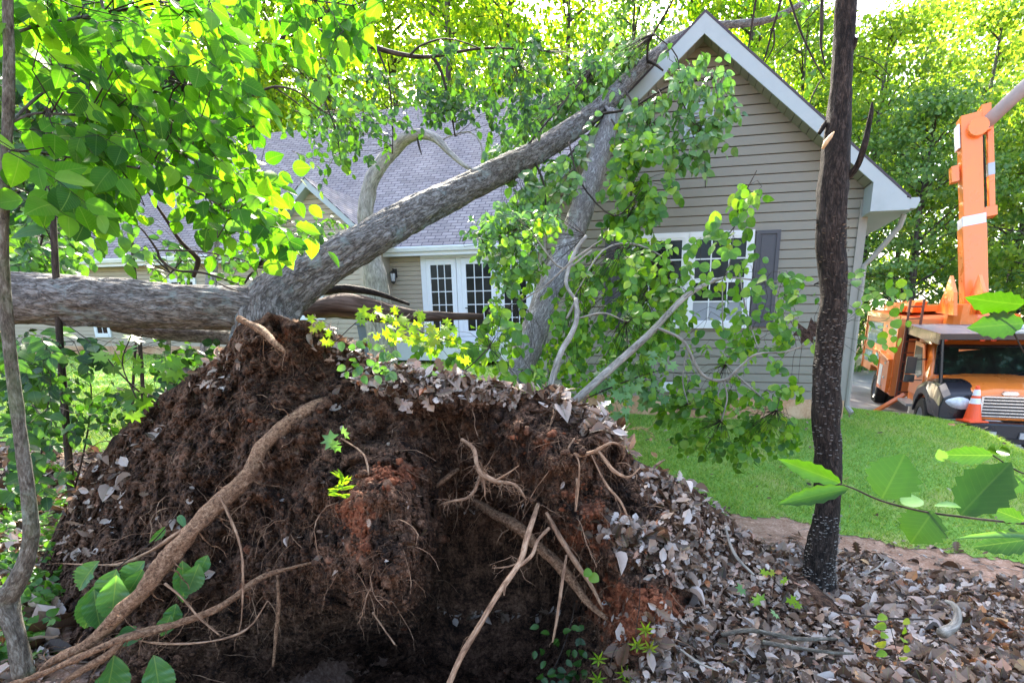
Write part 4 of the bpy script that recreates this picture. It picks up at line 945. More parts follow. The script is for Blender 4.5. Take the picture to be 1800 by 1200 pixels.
# back of the plate: top edge carried over and down
rows = [W1]; top = W1[0]
gb = gz(top[:, 0], top[:, 1]+.9)
hh_ = np.maximum(top[:, 2]-gb, 0)
for dy, fz in ((.10, -.015), (.25, -.05), (.42, -.13), (.58, -.35), (.68, -.65), (.74, -1.1)):
    r_ = top.copy(); r_[:, 1] += dy; r_[:, 0] += r_[:, 0]*dy*.15; r_[:, 2] += fz*hh_+(.02*fbm(r_*9, 3, 41))-(.05 if fz < -.6 else 0); rows.insert(0, r_[None])
allr = np.concatenate([r if r.ndim == 3 else r[None] for r in rows]); lo_ = W1[-1].copy(); lo_[:, 2] -= .9; allr = np.concatenate([allr, lo_[None]])
NR = len(allr)
clay = np.zeros((nr, nc))
for x_, y_, rx, ry, a_ in [(690, 835, 60, 30, .9), (610, 900, 40, 40, .7), (560, 990, 50, 30, .4), (1040, 940, 80, 50, .8), (960, 790, 60, 30, .6), (1060, 1060, 40, 50, .7), (1130, 1080, 60, 60, .7), (1240, 960, 50, 40, .5), (500, 590, 70, 18, .5), (890, 730, 60, 25, .35), (1110, 780, 20, 40, .6), (1160, 1150, 90, 60, .4), (640, 940, 30, 60, .6), (1020, 870, 50, 30, .5), (560, 700, 60, 20, .25), (900, 1180, 200, 40, .15), (440, 1030, 60, 40, .4), (330, 850, 70, 40, .3), (480, 880, 50, 60, .3), (760, 720, 80, 25, .3), (1180, 1060, 70, 40, .5), (460, 740, 70, 30, .3), (1340, 985, 40, 30, .3)]:
    clay += a_*np.exp(-((PX-x_)/rx)**2-((PY-y_)/ry)**2)
A = np.zeros((NR, nc, 3)); A[6:6+nr, :, 0] = clay
i, j = np.meshgrid(np.arange(NR-1), np.arange(nc-1), indexing='ij'); a = i*nc+j
F = np.stack([a, a+nc, a+nc+1, a+1], -1).reshape(-1, 4)
mb = MB(); mb.add(allr.reshape(-1, 3), F, A.reshape(-1, 3)); rp = ftp(mb, 'root_plate', 'soil', True)
# surface samples with normals
Nn = np.cross(np.roll(W1, -1, 1)-W1, np.roll(W1, -1, 0)-W1); Nn = unit(Nn); Nn *= np.where((Nn*dirs_).sum(-1, keepdims=True) > 0, -1, 1)
def surf(px, py):
    c = np.clip(((px-40)/1460*(nc-1)).astype(int), 0, nc-2); t_ = np.interp(px, cpx, tpy); r = np.clip((((py-t_)/(1310-t_)).clip(0, 1)**(1/1.02)*(nr-1)).astype(int), 1, nr-2)
    return W1[r, c], Nn[r, c], clay[r, c]
PLATE = [(60, 1200), (70, 1000), (150, 840), (260, 720), (390, 640), (430, 580), (540, 570), (650, 650), (850, 690), (1000, 720), (1100, 800), (1290, 950), (1400, 1060), (1440, 1190), (1000, 1200)]
# clods of earth
ico_v = []; ph = (1+5**.5)/2
for a_ in (-1, 1):
    for b_ in (-ph, ph): ico_v += [(0, a_, b_), (a_, b_, 0), (b_, 0, a_)]
ico_v = unit(np.array(ico_v)); ico_f = []
for a_ in range(12):
    for b_ in range(a_+1, 12):
        for c_ in range(b_+1, 12):
            d = [np.linalg.norm(ico_v[a_]-ico_v[b_]), np.linalg.norm(ico_v[b_]-ico_v[c_]), np.linalg.norm(ico_v[a_]-ico_v[c_])]
            if max(d) < 1.2:
                n_ = np.cross(ico_v[b_]-ico_v[a_], ico_v[c_]-ico_v[a_]); ico_f.append((a_, b_, c_) if np.dot(n_, ico_v[a_]) > 0 else (a_, c_, b_))
ico_f = np.array(ico_f)
# subdivide once
def subd(v, f):
    v = list(map(tuple, v)); cache = {}; out = []
    def m(a, b):
        k = (min(a, b), max(a, b))
        if k not in cache: cache[k] = len(v); v.append(tuple(unit((np.array(v[a])+np.array(v[b]))/2)))
        return cache[k]
    for a, b, c in f: ab, bc, ca = m(a, b), m(b, c), m(c, a); out += [(a, ab, ca), (b, bc, ab), (c, ca, bc), (ab, bc, ca)]
    return np.array(v), np.array(out)
ic2v, ic2f = subd(ico_v, ico_f)
def clods(mb, q, size, cl, seed=5, fine=False):
    n = len(q); bv, bf = (ic2v, ic2f) if fine else (ico_v, ico_f); sc = size[:, None]*RNG.uniform(.6, 1.3, (n, 3)); V = bv[None]*sc[:, None]
    V = V*(1+.35*vnoise(bv[None]*2.1+RNG.uniform(0, 50, (n, 1, 3)), seed)[..., None]); V += q[:, None]
    A_ = np.zeros_like(V); A_[..., 0] = cl[:, None]; mb.add(V.reshape(-1, 3), (bf[None]+(np.arange(n)*len(bv))[:, None, None]).reshape(-1, 3), A_.reshape(-1, 3))
q = poly_pts(PLATE, 22000); s_, n_, c_ = surf(q[:, 0], q[:, 1]); mb = MB(); clods(mb, s_+n_*.004, RNG.uniform(.003, .012, len(s_))**1.0, c_+RNG.normal(0, .15, len(s_)))
q = poly_pts(PLATE, 1500); s_, n_, c_ = surf(q[:, 0], q[:, 1]); clods(mb, s_, RNG.uniform(.011, .028, len(s_)), c_+RNG.normal(0, .2, len(s_)), fine=True)
tag(ftp(mb, 'soil_clods', 'soil', True), kind='stuff')
# hanging rootlets
mb = MB()
def hair(p, d, L, r, droop, k=5, wob=.25):
    pts = [p]; d = unit(d)
    for _ in range(k): d = unit(d+np.array([0, 0, -droop])+RNG.normal(0, wob, 3)); pts.append(pts[-1]+d*L/k)
    return np.array(pts), np.linspace(r, r*.35, k+1)
q = poly_pts(PLATE, 5200); s_, n_, c_ = surf(q[:, 0], q[:, 1])
for p, nn_ in zip(s_, n_):
    L = RNG.choice([.05, .09, .14, .22], p=[.42, .33, .18, .07])*RNG.uniform(.6, 1.3); pts, rr = hair(p-nn_*.01, nn_*.7+RNG.normal(0, .5, 3), L, RNG.uniform(.0006, .0012)*(1+2*(L > .2)), .35); mb.tube(pts, rr, 3, cap=False)
q = poly_pts([(760, 860), (1050, 900), (1060, 960), (900, 990), (780, 950)], 70); s_, n_, c_ = surf(q[:, 0], q[:, 1])
for p, nn_ in zip(s_, n_): pts, rr = hair(p, nn_*.5+RNG.normal(0, .3, 3), RNG.uniform(.12, .4), .0012, .5, 7, .18); mb.tube(pts, rr, 3, cap=False)
tag(ftp(mb, 'rootlets', 'rootlet', True), kind='stuff')
# named roots
def root(pts, mat='root_bark', side=0, bump=.38, sides=14, rl=.12, nm='root', sub=5):
    w_, r_ = px_path(pts); mb = MB(); mb.tube(w_, r_, sides, bump=bump, bscale=34, seed=len(pts)*7, sub=sub*2)
    tt = np.linspace(0, len(w_)-1.01, side)
    for t in tt:
        a_ = int(t); p = w_[a_]*(1-t+a_)+w_[a_+1]*(t-a_); dr = unit(w_[a_+1]-w_[a_]); d = unit(dr*.4+RNG.normal(0, .7, 3)+np.array([0, -.3, -.1]))
        h_, rr = hair(p, d, rl*RNG.uniform(.4, 1.5), max(.0014, r_[a_]*.16), .12, 7, .3); mb.tube(h_, rr, 4, cap=False)
        for b_ in (2, 4):
            if RNG.random() < .6: g_, r2 = hair(h_[b_], RNG.normal(0, .6, 3), rl*.4, .001, .15, 4, .3); mb.tube(g_, r2, 3, cap=False)
    return ftp(mb, nm, mat, True)
root([(590, 695, 2.86, 12), (555, 715, 2.76, 24), (500, 748, 2.60, 29), (458, 790, 2.48, 28), (432, 838, 2.38, 29), (383, 884, 2.27, 33), (335, 938, 2.16, 32), (280, 1000, 2.06, 37), (225, 1065, 1.98, 34), (160, 1125, 1.93, 26), (95, 1160, 1.9, 16), (60, 1190, 1.88, 8)], side=26, rl=.16)
root([(560, 985, 2.36, 6), (470, 1010, 2.25, 10), (425, 1040, 2.15, 14), (380, 1070, 2.06, 15), (320, 1092, 2.0, 17), (270, 1108, 1.95, 17), (215, 1122, 1.9, 18), (150, 1150, 1.86, 18), (70, 1185, 1.84, 15), (-20, 1215, 1.8, 8)], side=34, rl=.16)
root([(300, 1095, 1.98, 9), (230, 1115, 1.92, 12), (190, 1150, 1.87, 16), (140, 1180, 1.84, 17), (90, 1215, 1.8, 14)], side=5)
root([(350, 915, 2.2, 5), (310, 938, 2.2, 9), (270, 965, 2.2, 8), (215, 990, 2.22, 7), (170, 992, 2.25, 4), (110, 990, 2.3, 2)], 'rootlet', side=6, rl=.1)
root([(385, 870, 2.24, 4), (400, 900, 2.22, 5), (420, 950, 2.16, 5), (427, 1000, 2.12, 5), (425, 1080, 2.1, 3), (420, 1110, 2.1, 2)], 'rootlet', side=4, rl=.1)
root([(470, 1056, 2.1, 2), (440, 1100, 2.06, 4), (400, 1120, 2.0, 5), (340, 1130, 1.98, 5), (280, 1130, 1.96, 5), (245, 1125, 1.96, 3)], 'rootlet', side=5, rl=.12)
root([(290, 1025, 2.02, 6), (320, 1050, 2.0, 5), (350, 1085, 2.0, 4), (385, 1115, 2.0, 3)], 'rootlet', side=6, rl=.12)
root([(835, 880, 3.0, 14), (875, 908, 2.86, 22), (910, 925, 2.74, 22), (940, 955, 2.66, 21), (975, 985, 2.55, 20), (1005, 1020, 2.47, 18), (1035, 1060, 2.36, 14), (1068, 1088, 2.28, 8)], side=12)
root([(946, 886, 2.42, 9), (936, 915, 2.3, 11), (925, 950, 2.2, 12), (915, 985, 2.12, 11), (885, 1030, 2.0, 12), (862, 1065, 1.93, 12), (836, 1110, 1.87, 12), (812, 1150, 1.83, 12), (788, 1205, 1.8, 12), (770, 1260, 1.78, 10)], 'rootlet', side=4, bump=.15)
root([(965, 928, 2.3, 6), (945, 950, 2.22, 7), (935, 975, 2.15, 7), (912, 995, 2.1, 8)], 'rootlet', side=2)
root([(910, 990, 2.1, 3), (890, 996, 2.1, 4), (865, 998, 2.12, 3)], 'rootlet', side=3, rl=.07)
root([(890, 1020, 2.0, 4), (887, 1035, 1.98, 5), (886, 1046, 1.97, 3)], 'rootlet')
root([(996, 975, 2.3, 5), (990, 1010, 2.25, 6), (983, 1060, 2.2, 6), (975, 1110, 2.18, 5), (971, 1128, 2.18, 3)], 'rootlet', side=2, rl=.05)
root([(960, 900, 2.45, 8), (985, 945, 2.4, 10), (1010, 985, 2.35, 9), (1040, 1030, 2.3, 8), (1060, 1070, 2.25, 5)], 'rootlet', side=6)
root([(740, 872, 2.85, 9), (765, 855, 2.85, 10), (790, 835, 2.9, 9), (805, 825, 2.98, 8)], side=0)
root([(812, 772, 2.6, 7), (832, 788, 2.52, 8), (838, 815, 2.46, 8), (845, 830, 2.42, 10), (870, 845, 2.38, 10), (905, 852, 2.36, 6), (925, 878, 2.36, 4)], 'rootlet', side=60, rl=.11, bump=.2)
root([(845, 832, 2.42, 7), (835, 860, 2.4, 6), (820, 875, 2.38, 5), (795, 880, 2.36, 4), (780, 885, 2.36, 3)], 'rootlet', side=34, rl=.08)
root([(848, 832, 2.42, 7), (852, 860, 2.4, 5), (852, 872, 2.4, 3)], 'rootlet', side=8, rl=.07)
root([(870, 845, 2.38, 5), (895, 830, 2.36, 4), (912, 818, 2.36, 2)], 'rootlet', side=5, rl=.06)
root([(960, 790, 2.55, 7), (990, 795, 2.45, 9), (1020, 800, 2.42, 8), (1050, 790, 2.42, 7), (1075, 778, 2.42, 5), (1100, 785, 2.45, 3)], 'rootlet', side=30, rl=.09)
root([(1052, 792, 2.42, 6), (1065, 810, 2.36, 7), (1080, 828, 2.3, 7), (1105, 838, 2.3, 4), (1125, 822, 2.32, 2)], 'rootlet', side=4, rl=.08)
root([(1010, 770, 2.5, 4), (1000, 790, 2.44, 4), (1018, 815, 2.4, 3), (1012, 898, 2.4, 4), (1014, 840, 2.4, 4)][::1], 'rootlet', side=3, rl=.06)
root([(1040, 800, 2.42, 3), (1065, 850, 2.35, 5), (1090, 880, 2.3, 5), (1102, 905, 2.28, 3)], 'rootlet', side=3, rl=.06)
root([(600, 770, 2.55, 3), (640, 800, 2.4, 4), (650, 850, 2.25, 4), (660, 875, 2.2, 3)], 'rootlet', side=3, rl=.06)
root([(420, 560, 2.95, 12), (460, 580, 2.85, 18), (480, 600, 2.75, 14), (500, 618, 2.7, 8)], side=14, rl=.12)
root([(1275, 925, 2.7, 4), (1285, 960, 2.62, 6), (1300, 985, 2.55, 6), (1325, 1010, 2.5, 5)], 'twig_pale', side=2, rl=.05)
root([(480, 1170, 2.3, 5), (485, 1120, 2.3, 8), (490, 1060, 2.32, 8), (488, 1010, 2.36, 6)], side=5, rl=.08)
root([(655, 1075, 2.2, 4), (672, 1100, 2.18, 4), (694, 1132, 2.17, 3)], 'rootlet', side=2, rl=.05)
for i in range(34):
    x_ = RNG.uniform(180, 1120); y_ = RNG.uniform(700, 1050); s_, n_, c_ = surf(np.array([x_]), np.array([y_])); mb = MB()
    p, r0 = hair(s_[0]-n_[0]*.02, n_[0]*.6+RNG.normal(0, .45, 3), RNG.uniform(.15, .42), RNG.uniform(.0022, .0045), .3, 9, .3); mb.tube(p, r0, 6, bump=.15, bscale=60)
    for b_ in (3, 4, 5, 6, 7):
        g_, r2 = hair(p[b_], (p[b_]-p[b_-1])*20+RNG.normal(0, .6, 3), RNG.uniform(.04, .14), .0014, .2, 5, .35); mb.tube(g_, r2, 4, cap=False)
    ftp(mb, 'root', 'rootlet', True)
# dead leaves carried up on the plate
mb = MB()
def plate_leaves(poly, n, size, lift=.02, tilt=.5):
    q = poly_pts(poly, n); s_, n_, c_ = surf(q[:, 0], q[:, 1]); up = unit(n_*.6+np.array([0, -.15, .8])); litter(mb, s_, size, lift, up, tilt)
plate_leaves([(560, 560), (640, 625), (760, 655), (900, 680), (960, 690), (900, 715), (780, 700), (720, 720), (640, 690), (590, 640), (540, 590)], 1300, .052, .04)
plate_leaves([(960, 680), (1080, 735), (1110, 790), (1080, 780), (1010, 745), (960, 720)], 260, .06, .03)
plate_leaves([(1100, 815), (1170, 835), (1290, 930), (1400, 1050), (1500, 1110), (1500, 1300), (1250, 1300), (1120, 1200), (1150, 1100), (1250, 1060), (1180, 960)], 4600, .050, .03)
plate_leaves([(1060, 905), (1160, 930), (1230, 1000), (1240, 1060), (1150, 1010), (1080, 980)], 620, .055, .03)
plate_leaves([(130, 860), (200, 780), (260, 720), (300, 740), (240, 840), (180, 980), (100, 1000)], 170, .07, .02)
plate_leaves([(330, 660), (420, 600), (440, 620), (400, 680), (340, 700)], 90, .05, .03)
plate_leaves([(200, 780), (400, 660), (560, 620), (760, 760), (1100, 880), (1050, 1060), (760, 1060), (560, 1060), (200, 1100)], 110, .05, .01)
plate_leaves([(1050, 1060), (1200, 1060), (1250, 1200), (1050, 1200)], 160, .055, .02)
# litter along the crest, lying just behind the lip
for k in range(1):
    cc = RNG.integers(150, nc-20, 1800); rr_ = RNG.integers(0, 6, 1800); s_ = allr[rr_, cc]; kk = s_[:, 2] > gz(s_[:, 0], s_[:, 1])+.05; litter(mb, s_[kk], .056, .03, None, .5)
tag(ftp(mb, 'caught_leaves', 'dead_leaf_pale', False), kind='stuff')

def limb(pts, nm, mat='bark_oak', sides=80, bump=.10, bs=9, sub=34):
    w_, r_ = px_path(pts); mb = MB(); mb.tube(w_, r_, sides, bump=bump, bscale=bs, sub=sub, seed=3); return ftp(mb, nm, mat, True)
limb([(-760, 508, 3.95, 150), (-420, 512, 3.85, 142), (-120, 518, 3.75, 132), (20, 524, 3.7, 126), (150, 530, 3.68, 112), (270, 536, 3.66, 104), (380, 540, 3.68, 98), (435, 545, 3.72, 92), (480, 560, 3.76, 80), (505, 600, 3.78, 60)], 'trunk', sub=44)
limb([(468, 660, 3.5, 140), (468, 600, 3.65, 126), (470, 560, 3.76, 116), (486, 528, 3.85, 106), (515, 503, 3.95, 96), (560, 473, 4.08, 84), (640, 425, 4.35, 70), (720, 380, 4.8, 61), (800, 341, 5.3, 54), (870, 306, 5.8, 49), (940, 270, 6.3, 43), (1010, 224, 6.9, 38), (1065, 181, 7.3, 34), (1100, 145, 7.65, 29), (1150, 98, 8.0, 22), (1190, 68, 8.35, 18), (1240, 48, 8.7, 15), (1300, 42, 9.1, 14), (1350, 35, 9.5, 12), (1400, 12, 9.8, 10), (1450, -20, 10.1, 8)], 'stem', sub=30)
limb([(200, 574, 3.95, 26), (280, 584, 3.95, 34), (360, 590, 3.9, 32), (420, 596, 3.8, 28)], 'stem', sides=16)
def fbranch(pts, mat='twig', sides=6, bump=.1, nm='branch'): w_, r_ = px_path(pts); mb = MB(); mb.tube(w_, r_, sides, bump=bump, bscale=20, sub=4); return ftp(mb, nm, mat, True)
fbranch([(1138, 108, 7.8, 5), (1140, 75, 7.7, 5), (1160, 40, 7.6, 4), (1178, 10, 7.5, 4), (1190, -20, 7.4, 3)])
fbranch([(1138, 108, 7.8, 7), (1150, 112, 7.7, 8), (1165, 124, 7.5, 4)])
fbranch([(1062, 185, 7.2, 6), (1070, 194, 7.0, 7), (1074, 197, 6.9, 5)], 'bark_grey')
fbranch([(935, 275, 6.2, 5), (955, 320, 6.0, 5), (960, 370, 5.9, 4)])
fbranch([(340, 486, 3.6, 10), (348, 462, 3.55, 13), (344, 450, 3.5, 12), (318, 425, 3.4, 9), (295, 390, 3.3, 7), (268, 350, 3.2, 5), (240, 300, 3.1, 3)])
fbranch([(420, 500, 3.6, 3), (360, 480, 3.5, 6), (310, 475, 3.45, 6), (282, 455, 3.4, 6), (276, 440, 3.4, 6), (255, 410, 3.35, 4), (230, 385, 3.3, 3)])
fbranch([(278, 440, 3.4, 5), (350, 442, 3.35, 4), (420, 455, 3.3, 3), (470, 475, 3.3, 2)])
fbranch([(430, 498, 3.6, 4), (438, 485, 3.58, 6), (444, 478, 3.55, 3)])
fbranch([(380, 495, 3.5, 3), (400, 505, 3.45, 5), (420, 512, 3.4, 3)])

# ------------------------------------------------------------------ leaning, standing and lying stems
def wood(name, pts, mat, label, cat, sides=16, bump=.12, bs=10, sub=8, part='trunk', extra=()):
    w_, r_ = px_path(pts); base = w_[0]; e = empty(name, base, label, cat)
    mb = MB(); mb.tube(w_, r_, sides, bump=bump, bscale=bs, sub=sub, seed=8); o = mb.build(part, MAT[mat], None, True, loc=base); o.location = (0, 0, 0); o.parent = e
    for nm, ep, m2 in extra:
        w2, r2 = px_path(ep); mb = MB(); mb.tube(w2, r2, 7, bump=.1, bscale=20, sub=5); o = mb.build(nm, MAT[m2], None, True, loc=base); o.location = (0, 0, 0); o.parent = e
    return e, base
wood('broken_tree', [(835, 800, 4.4, 64), (885, 700, 4.75, 66), (925, 615, 5.1, 60), (962, 525, 5.6, 56), (1000, 432, 6.1, 53), (1032, 340, 6.6, 48), (1055, 270, 7.0, 43), (1068, 225, 7.15, 36), (1076, 196, 7.2, 24)], 'bark_grey', 'grey broken trunk propped under the stem that crosses the roof', 'trunk', sides=22)
wood('broken_snag', [(678, 700, 9, 56), (668, 560, 9, 54), (658, 480, 9, 44), (644, 395, 9, 34), (650, 330, 9, 30), (668, 290, 9, 28), (692, 262, 9, 26), (712, 243, 8.9, 24), (740, 236, 8.8, 20), (765, 243, 8.7, 17), (790, 268, 8.6, 12), (815, 290, 8.5, 9), (840, 304, 8.4, 5)], 'twig_pale', 'pale arched dead stem with a hooked tip in front of the shingle roof', 'dead tree', sides=16, bump=.18, sub=8,
     extra=[('branch', [(773, 248, 8.7, 3), (800, 236, 8.65, 3), (828, 233, 8.6, 3), (846, 256, 8.5, 3), (846, 284, 8.5, 2)], 'twig_pale'), ('branch', [(733, 240, 8.8, 4), (736, 255, 8.75, 5), (741, 272, 8.7, 2)], 'twig')])
wood('rotten_log', [(540, 545, 4.6, 40), (600, 540, 4.6, 54), (660, 548, 4.65, 50), (720, 555, 4.7, 34), (780, 556, 4.8, 18), (850, 556, 4.9, 10)], 'bark_rotten', 'reddish brown rotten log lying right of the trunk fork', 'log', sides=18, bump=.3, bs=7)
wood('bark_slab', [(560, 512, 4.7, 16), (610, 508, 4.7, 20), (660, 515, 4.7, 14), (720, 535, 4.8, 6)], 'bark_dark', 'dark leaf-strewn bark strip lying on the rotten log', 'log', sides=8, bump=.2)

# dark standing tree at the right with shelf fungus
pts = [(1434, 1060, 3.3, 84), (1439, 1000, 3.3, 68), (1447, 950, 3.3, 60), (1456, 880, 3.3, 54), (1456, 800, 3.3, 55), (1449, 720, 3.3, 61), (1456, 630, 3.3, 57), (1466, 520, 3.3, 56), (1461, 410, 3.3, 64), (1463, 330, 3.3, 64), (1471, 240, 3.3, 56), (1478, 150, 3.3, 45), (1484, 60, 3.3, 44), (1490, -40, 3.3, 43), (1500, -160, 3.3, 40)]
dt, db = wood('dark_tree', pts, 'bark_dark', 'black-barked standing tree speckled with pale shelf fungus before the gable corner', 'tree', sides=32, bump=.14, bs=14, sub=12,
     extra=[('branch', [(1482, 318, 3.3, 20), (1505, 295, 3.25, 15), (1518, 262, 3.2, 15), (1525, 230, 3.2, 13), (1531, 200, 3.2, 11), (1533, 180, 3.2, 4)], 'bark_dark'), ('branch', [(1490, 90, 3.3, 26), (1500, 80, 3.28, 17), (1506, 66, 3.26, 8)], 'bark_dark'), ('branch', [(1440, 235, 3.3, 10), (1448, 222, 3.3, 12), (1452, 212, 3.3, 5)], 'bark_dark'), ('branch', [(1525, 207, 3.2, 3), (1514, 212, 3.2, 3)], 'bark_dark')])
w_, r_ = px_path(pts); mb = MB(); S = []
for lo_h, hi_h, n in ((1035, 900, 330), (800, 540, 230), (540, 380, 90), (560, 700, 90)):
    hs = RNG.uniform(min(lo_h, hi_h), max(lo_h, hi_h), n); S += list(hs)
for h_ in S:
    t = np.interp(h_, [p[1] for p in pts][::-1], list(range(len(pts)))[::-1]); a_ = min(int(t), len(w_)-2); f_ = t-a_
    c = w_[a_]*(1-f_)+w_[a_+1]*f_; r = r_[a_]*(1-f_)+r_[a_+1]*f_; th = RNG.uniform(math.pi*.95, math.pi*2.05); o_ = np.array([math.cos(th), math.sin(th), 0]); tg = np.array([-o_[1], o_[0], 0])
    wd = RNG.uniform(.004, .013); p = c+o_*(r*1.02)
    V = [p-tg*wd, p+tg*wd, p+o_*wd*.9+tg*wd*.5-np.array([0, 0, .002]), p+o_*wd*.9-tg*wd*.5-np.array([0, 0, .002]), p-tg*wd*.8-np.array([0, 0, wd*.6]), p+tg*wd*.8-np.array([0, 0, wd*.6])]
    mb.add(V, [(0, 1, 2, 3), (3, 2, 5, 4)])
o = mb.build('shelf_fungus', MAT['shelf_fungus'], None, False, loc=db); o.location = (0, 0, 0); o.parent = dt; tag(o, kind='stuff')
mb = MB(); w2, r2 = px_path([(1446, 262, 3.18, 8), (1452, 250, 3.17, 16), (1460, 240, 3.17, 13), (1466, 232, 3.19, 4)]); mb.tube(w2, r2, 6, bump=.3); o = mb.build('torn_wood', MAT['split_wood'], None, True, loc=db); o.location = (0, 0, 0); o.parent = dt

# ------------------------------------------------------------------ leafy growth
class Leafy:
    """a plant: woody polylines given as photo points with depths, and sprigs that grow from the nearest of them"""
    def __init__(s, name, label, cat, leafmat, twigmat='twig', group=None): s.name, s.label, s.cat, s.lm, s.tm, s.group = name, label, cat, leafmat, twigmat, group; s.L = MB(); s.W = MB(); s.T = MB(); s.nodes = []; s.has = False; s.base = None; s.stem = False
    def stemline(s, pts, sides=8, bump=.1, sub=5):
        w_, r_ = px_path(pts); s.W.tube(w_, r_, sides, bump=bump, bscale=24, sub=sub); s.stem = True
        if s.base is None: s.base = w_[0]
        for a, b in zip(w_[:-1], w_[1:]):
            for t in np.linspace(0, 1, 6): s.nodes.append(a*(1-t)+b*t)
        return s
    AVOID = [([(1045, 180), (1100, 185), (1060, 350), (1015, 450), (975, 540), (925, 540), (985, 400), (1030, 300)], .9), ([(930, 540), (980, 540), (930, 660), (880, 660)], .5), ([(1060, 120), (1150, 40), (1250, 20), (1255, 75), (1180, 125), (1110, 190)], .93),
             ([(560, 440), (1100, 110), (1130, 150), (960, 300), (600, 480)], .85), ([(1210, 405), (1330, 400), (1325, 585), (1225, 585)], .55), ([(735, 440), (870, 440), (870, 560), (740, 560)], .75), ([(1310, 200), (1440, 240), (1440, 460), (1340, 400)], .9), ([(625, 225), (780, 215), (860, 260), (860, 330), (700, 300), (640, 420), (600, 400)], .85)]
    def branch(s, pts, sides=5): return s.stemline(pts, sides, .05, 4)
    def fill(s, poly, n, Y0, Y1, size, tpl='ovate', nl=6, L=.25, face=.6, droop=.3, tr=.002, connect=True, jitter=.35, hang=-.15, avoid=True):
        q = poly_pts(poly, n); k = np.ones(n, bool)
        if avoid:
            for ap, pr in s.AVOID: k &= ~(in_poly(q[:, 0], q[:, 1], ap) & (RNG.random(n) < pr))
        q = q[k]; n = len(q); Y = RNG.uniform(Y0, Y1, n); c = Pv(q[:, 0], q[:, 1], Y)
        nd = np.array(s.nodes) if s.nodes else None; st = []; dr = []
        for p in c:
            if nd is not None:
                i = np.argmin(((nd-p)**2).sum(1)); v = p-nd[i]; d = unit(v+np.array([0, 0, hang])*.6+RNG.normal(0, .25, 3))
                a = p-d*L*.5
                if connect and np.linalg.norm(v) > L*.4 and np.linalg.norm(v) < 1.6:
                    m = (nd[i]+a)/2+RNG.normal(0, .03, 3)-np.array([0, 0, -.03]); s.T.tube([nd[i], m, a], [tr*1.6, tr*1.2, tr], 3, cap=False)
            else: d = unit(RNG.normal(0, 1, 3)+np.array([0, 0, hang])); a = p-d*L*.5
            st.append(a); dr.append(d)
        sprigs(s.L, s.T, st, dr, L, nl, size, tpl, face, droop, tr, jitter=jitter); s.has = True
        if s.base is None: s.base = c.mean(0)
        return s
    def end(s, stuffname='leaves'):
        e = empty(s.name, s.base, s.label, s.cat, s.group)
        def b(m, nm, mat, sm):
            if m.n: o = m.build(nm, MAT[mat], None, sm, loc=s.base); o.location = (0, 0, 0); o.parent = e
        b(s.W, 'trunk' if s.cat == 'tree' else 'stem', s.tm if s.stem else 'twig', True); b(s.T, 'twigs', 'twig', True); b(s.L, stuffname, s.lm, True); return e

# left foreground sapling with the big backlit leaves
A_ = Leafy('sapling', 'crooked lichen-grey sapling at the left edge with a canopy of big backlit leaves', 'tree', 'leaf_bright', 'bark_sapling')
A_.stemline([(42, 1185, 1.75, 46), (30, 1120, 1.76, 42), (12, 1060, 1.78, 48), (22, 1035, 1.78, 46), (45, 990, 1.78, 38), (55, 930, 1.78, 33), (48, 860, 1.78, 29), (38, 780, 1.79, 28), (28, 700, 1.8, 27), (16, 600, 1.8, 26), (6, 480, 1.8, 26), (6, 350, 1.8, 26), (12, 250, 1.8, 25), (16, 120, 1.8, 24), (14, 20, 1.8, 22), (12, -90, 1.8, 20)], 14, .14, 8)
for b in [[(10, 240, 1.8, 9), (30, 205, 1.85, 8), (80, 160, 1.95, 7), (140, 130, 2.05, 5), (220, 120, 2.2, 4), (330, 150, 2.4, 2)],
          [(12, 220, 1.8, 7), (60, 200, 1.85, 7), (130, 202, 1.95, 7), (190, 200, 2.05, 6), (230, 160, 2.15, 5), (290, 148, 2.25, 3)],
          [(190, 200, 2.05, 5), (270, 210, 2.2, 5), (330, 255, 2.3, 4), (400, 290, 2.4, 3), (470, 360, 2.5, 2)],
          [(10, 262, 1.8, 8), (80, 270, 1.9, 7), (170, 285, 2.0, 6), (260, 300, 2.1, 5), (330, 330, 2.2, 4), (420, 380, 2.3, 2)],
          [(16, 60, 1.8, 8), (90, 40, 1.95, 7), (200, 20, 2.1, 6), (320, 0, 2.3, 5), (450, -10, 2.5, 4), (620, 10, 2.7, 3)],
          [(165, -40, 2.1, 7), (178, 0, 2.1, 8), (183, 30, 2.1, 8), (180, 60, 2.1, 8), (178, 80, 2.1, 5)],
          [(10, 320, 1.8, 6), (60, 345, 1.85, 4), (110, 390, 1.9, 2)]]: A_.branch(b)
A_.fill([(20, 0), (440, 0), (430, 120), (420, 200), (530, 350), (500, 420), (420, 420), (300, 330), (200, 360), (100, 260), (60, 120)], 110, 1.8, 2.9, .070, 'ovate', 7, .30, .75, .35, .0018)
A_.fill([(150, 120), (420, 180), (530, 370), (490, 430), (400, 400), (250, 330), (150, 300)], 58, 1.9, 2.7, .070, 'ovate', 7, .28, .8, .4, .0018)
A_.fill([(0, 230), (160, 240), (240, 330), (180, 400), (80, 400), (0, 330)], 14, 1.6, 2.1, .08, 'ovate', 6, .28, .7, .35, .0018)
A_.fill([(350, -20), (640, -30), (640, 60), (560, 70), (420, 60)], 22, 2.2, 2.9, .078, 'ovate', 6, .28, .8, .6, .0018)
A_.fill([(-30, -30), (440, -30), (430, 40), (0, 60)], 34, 1.8, 2.8, .075, 'ovate', 6, .28, .8, .5, .0018)
A_.end()

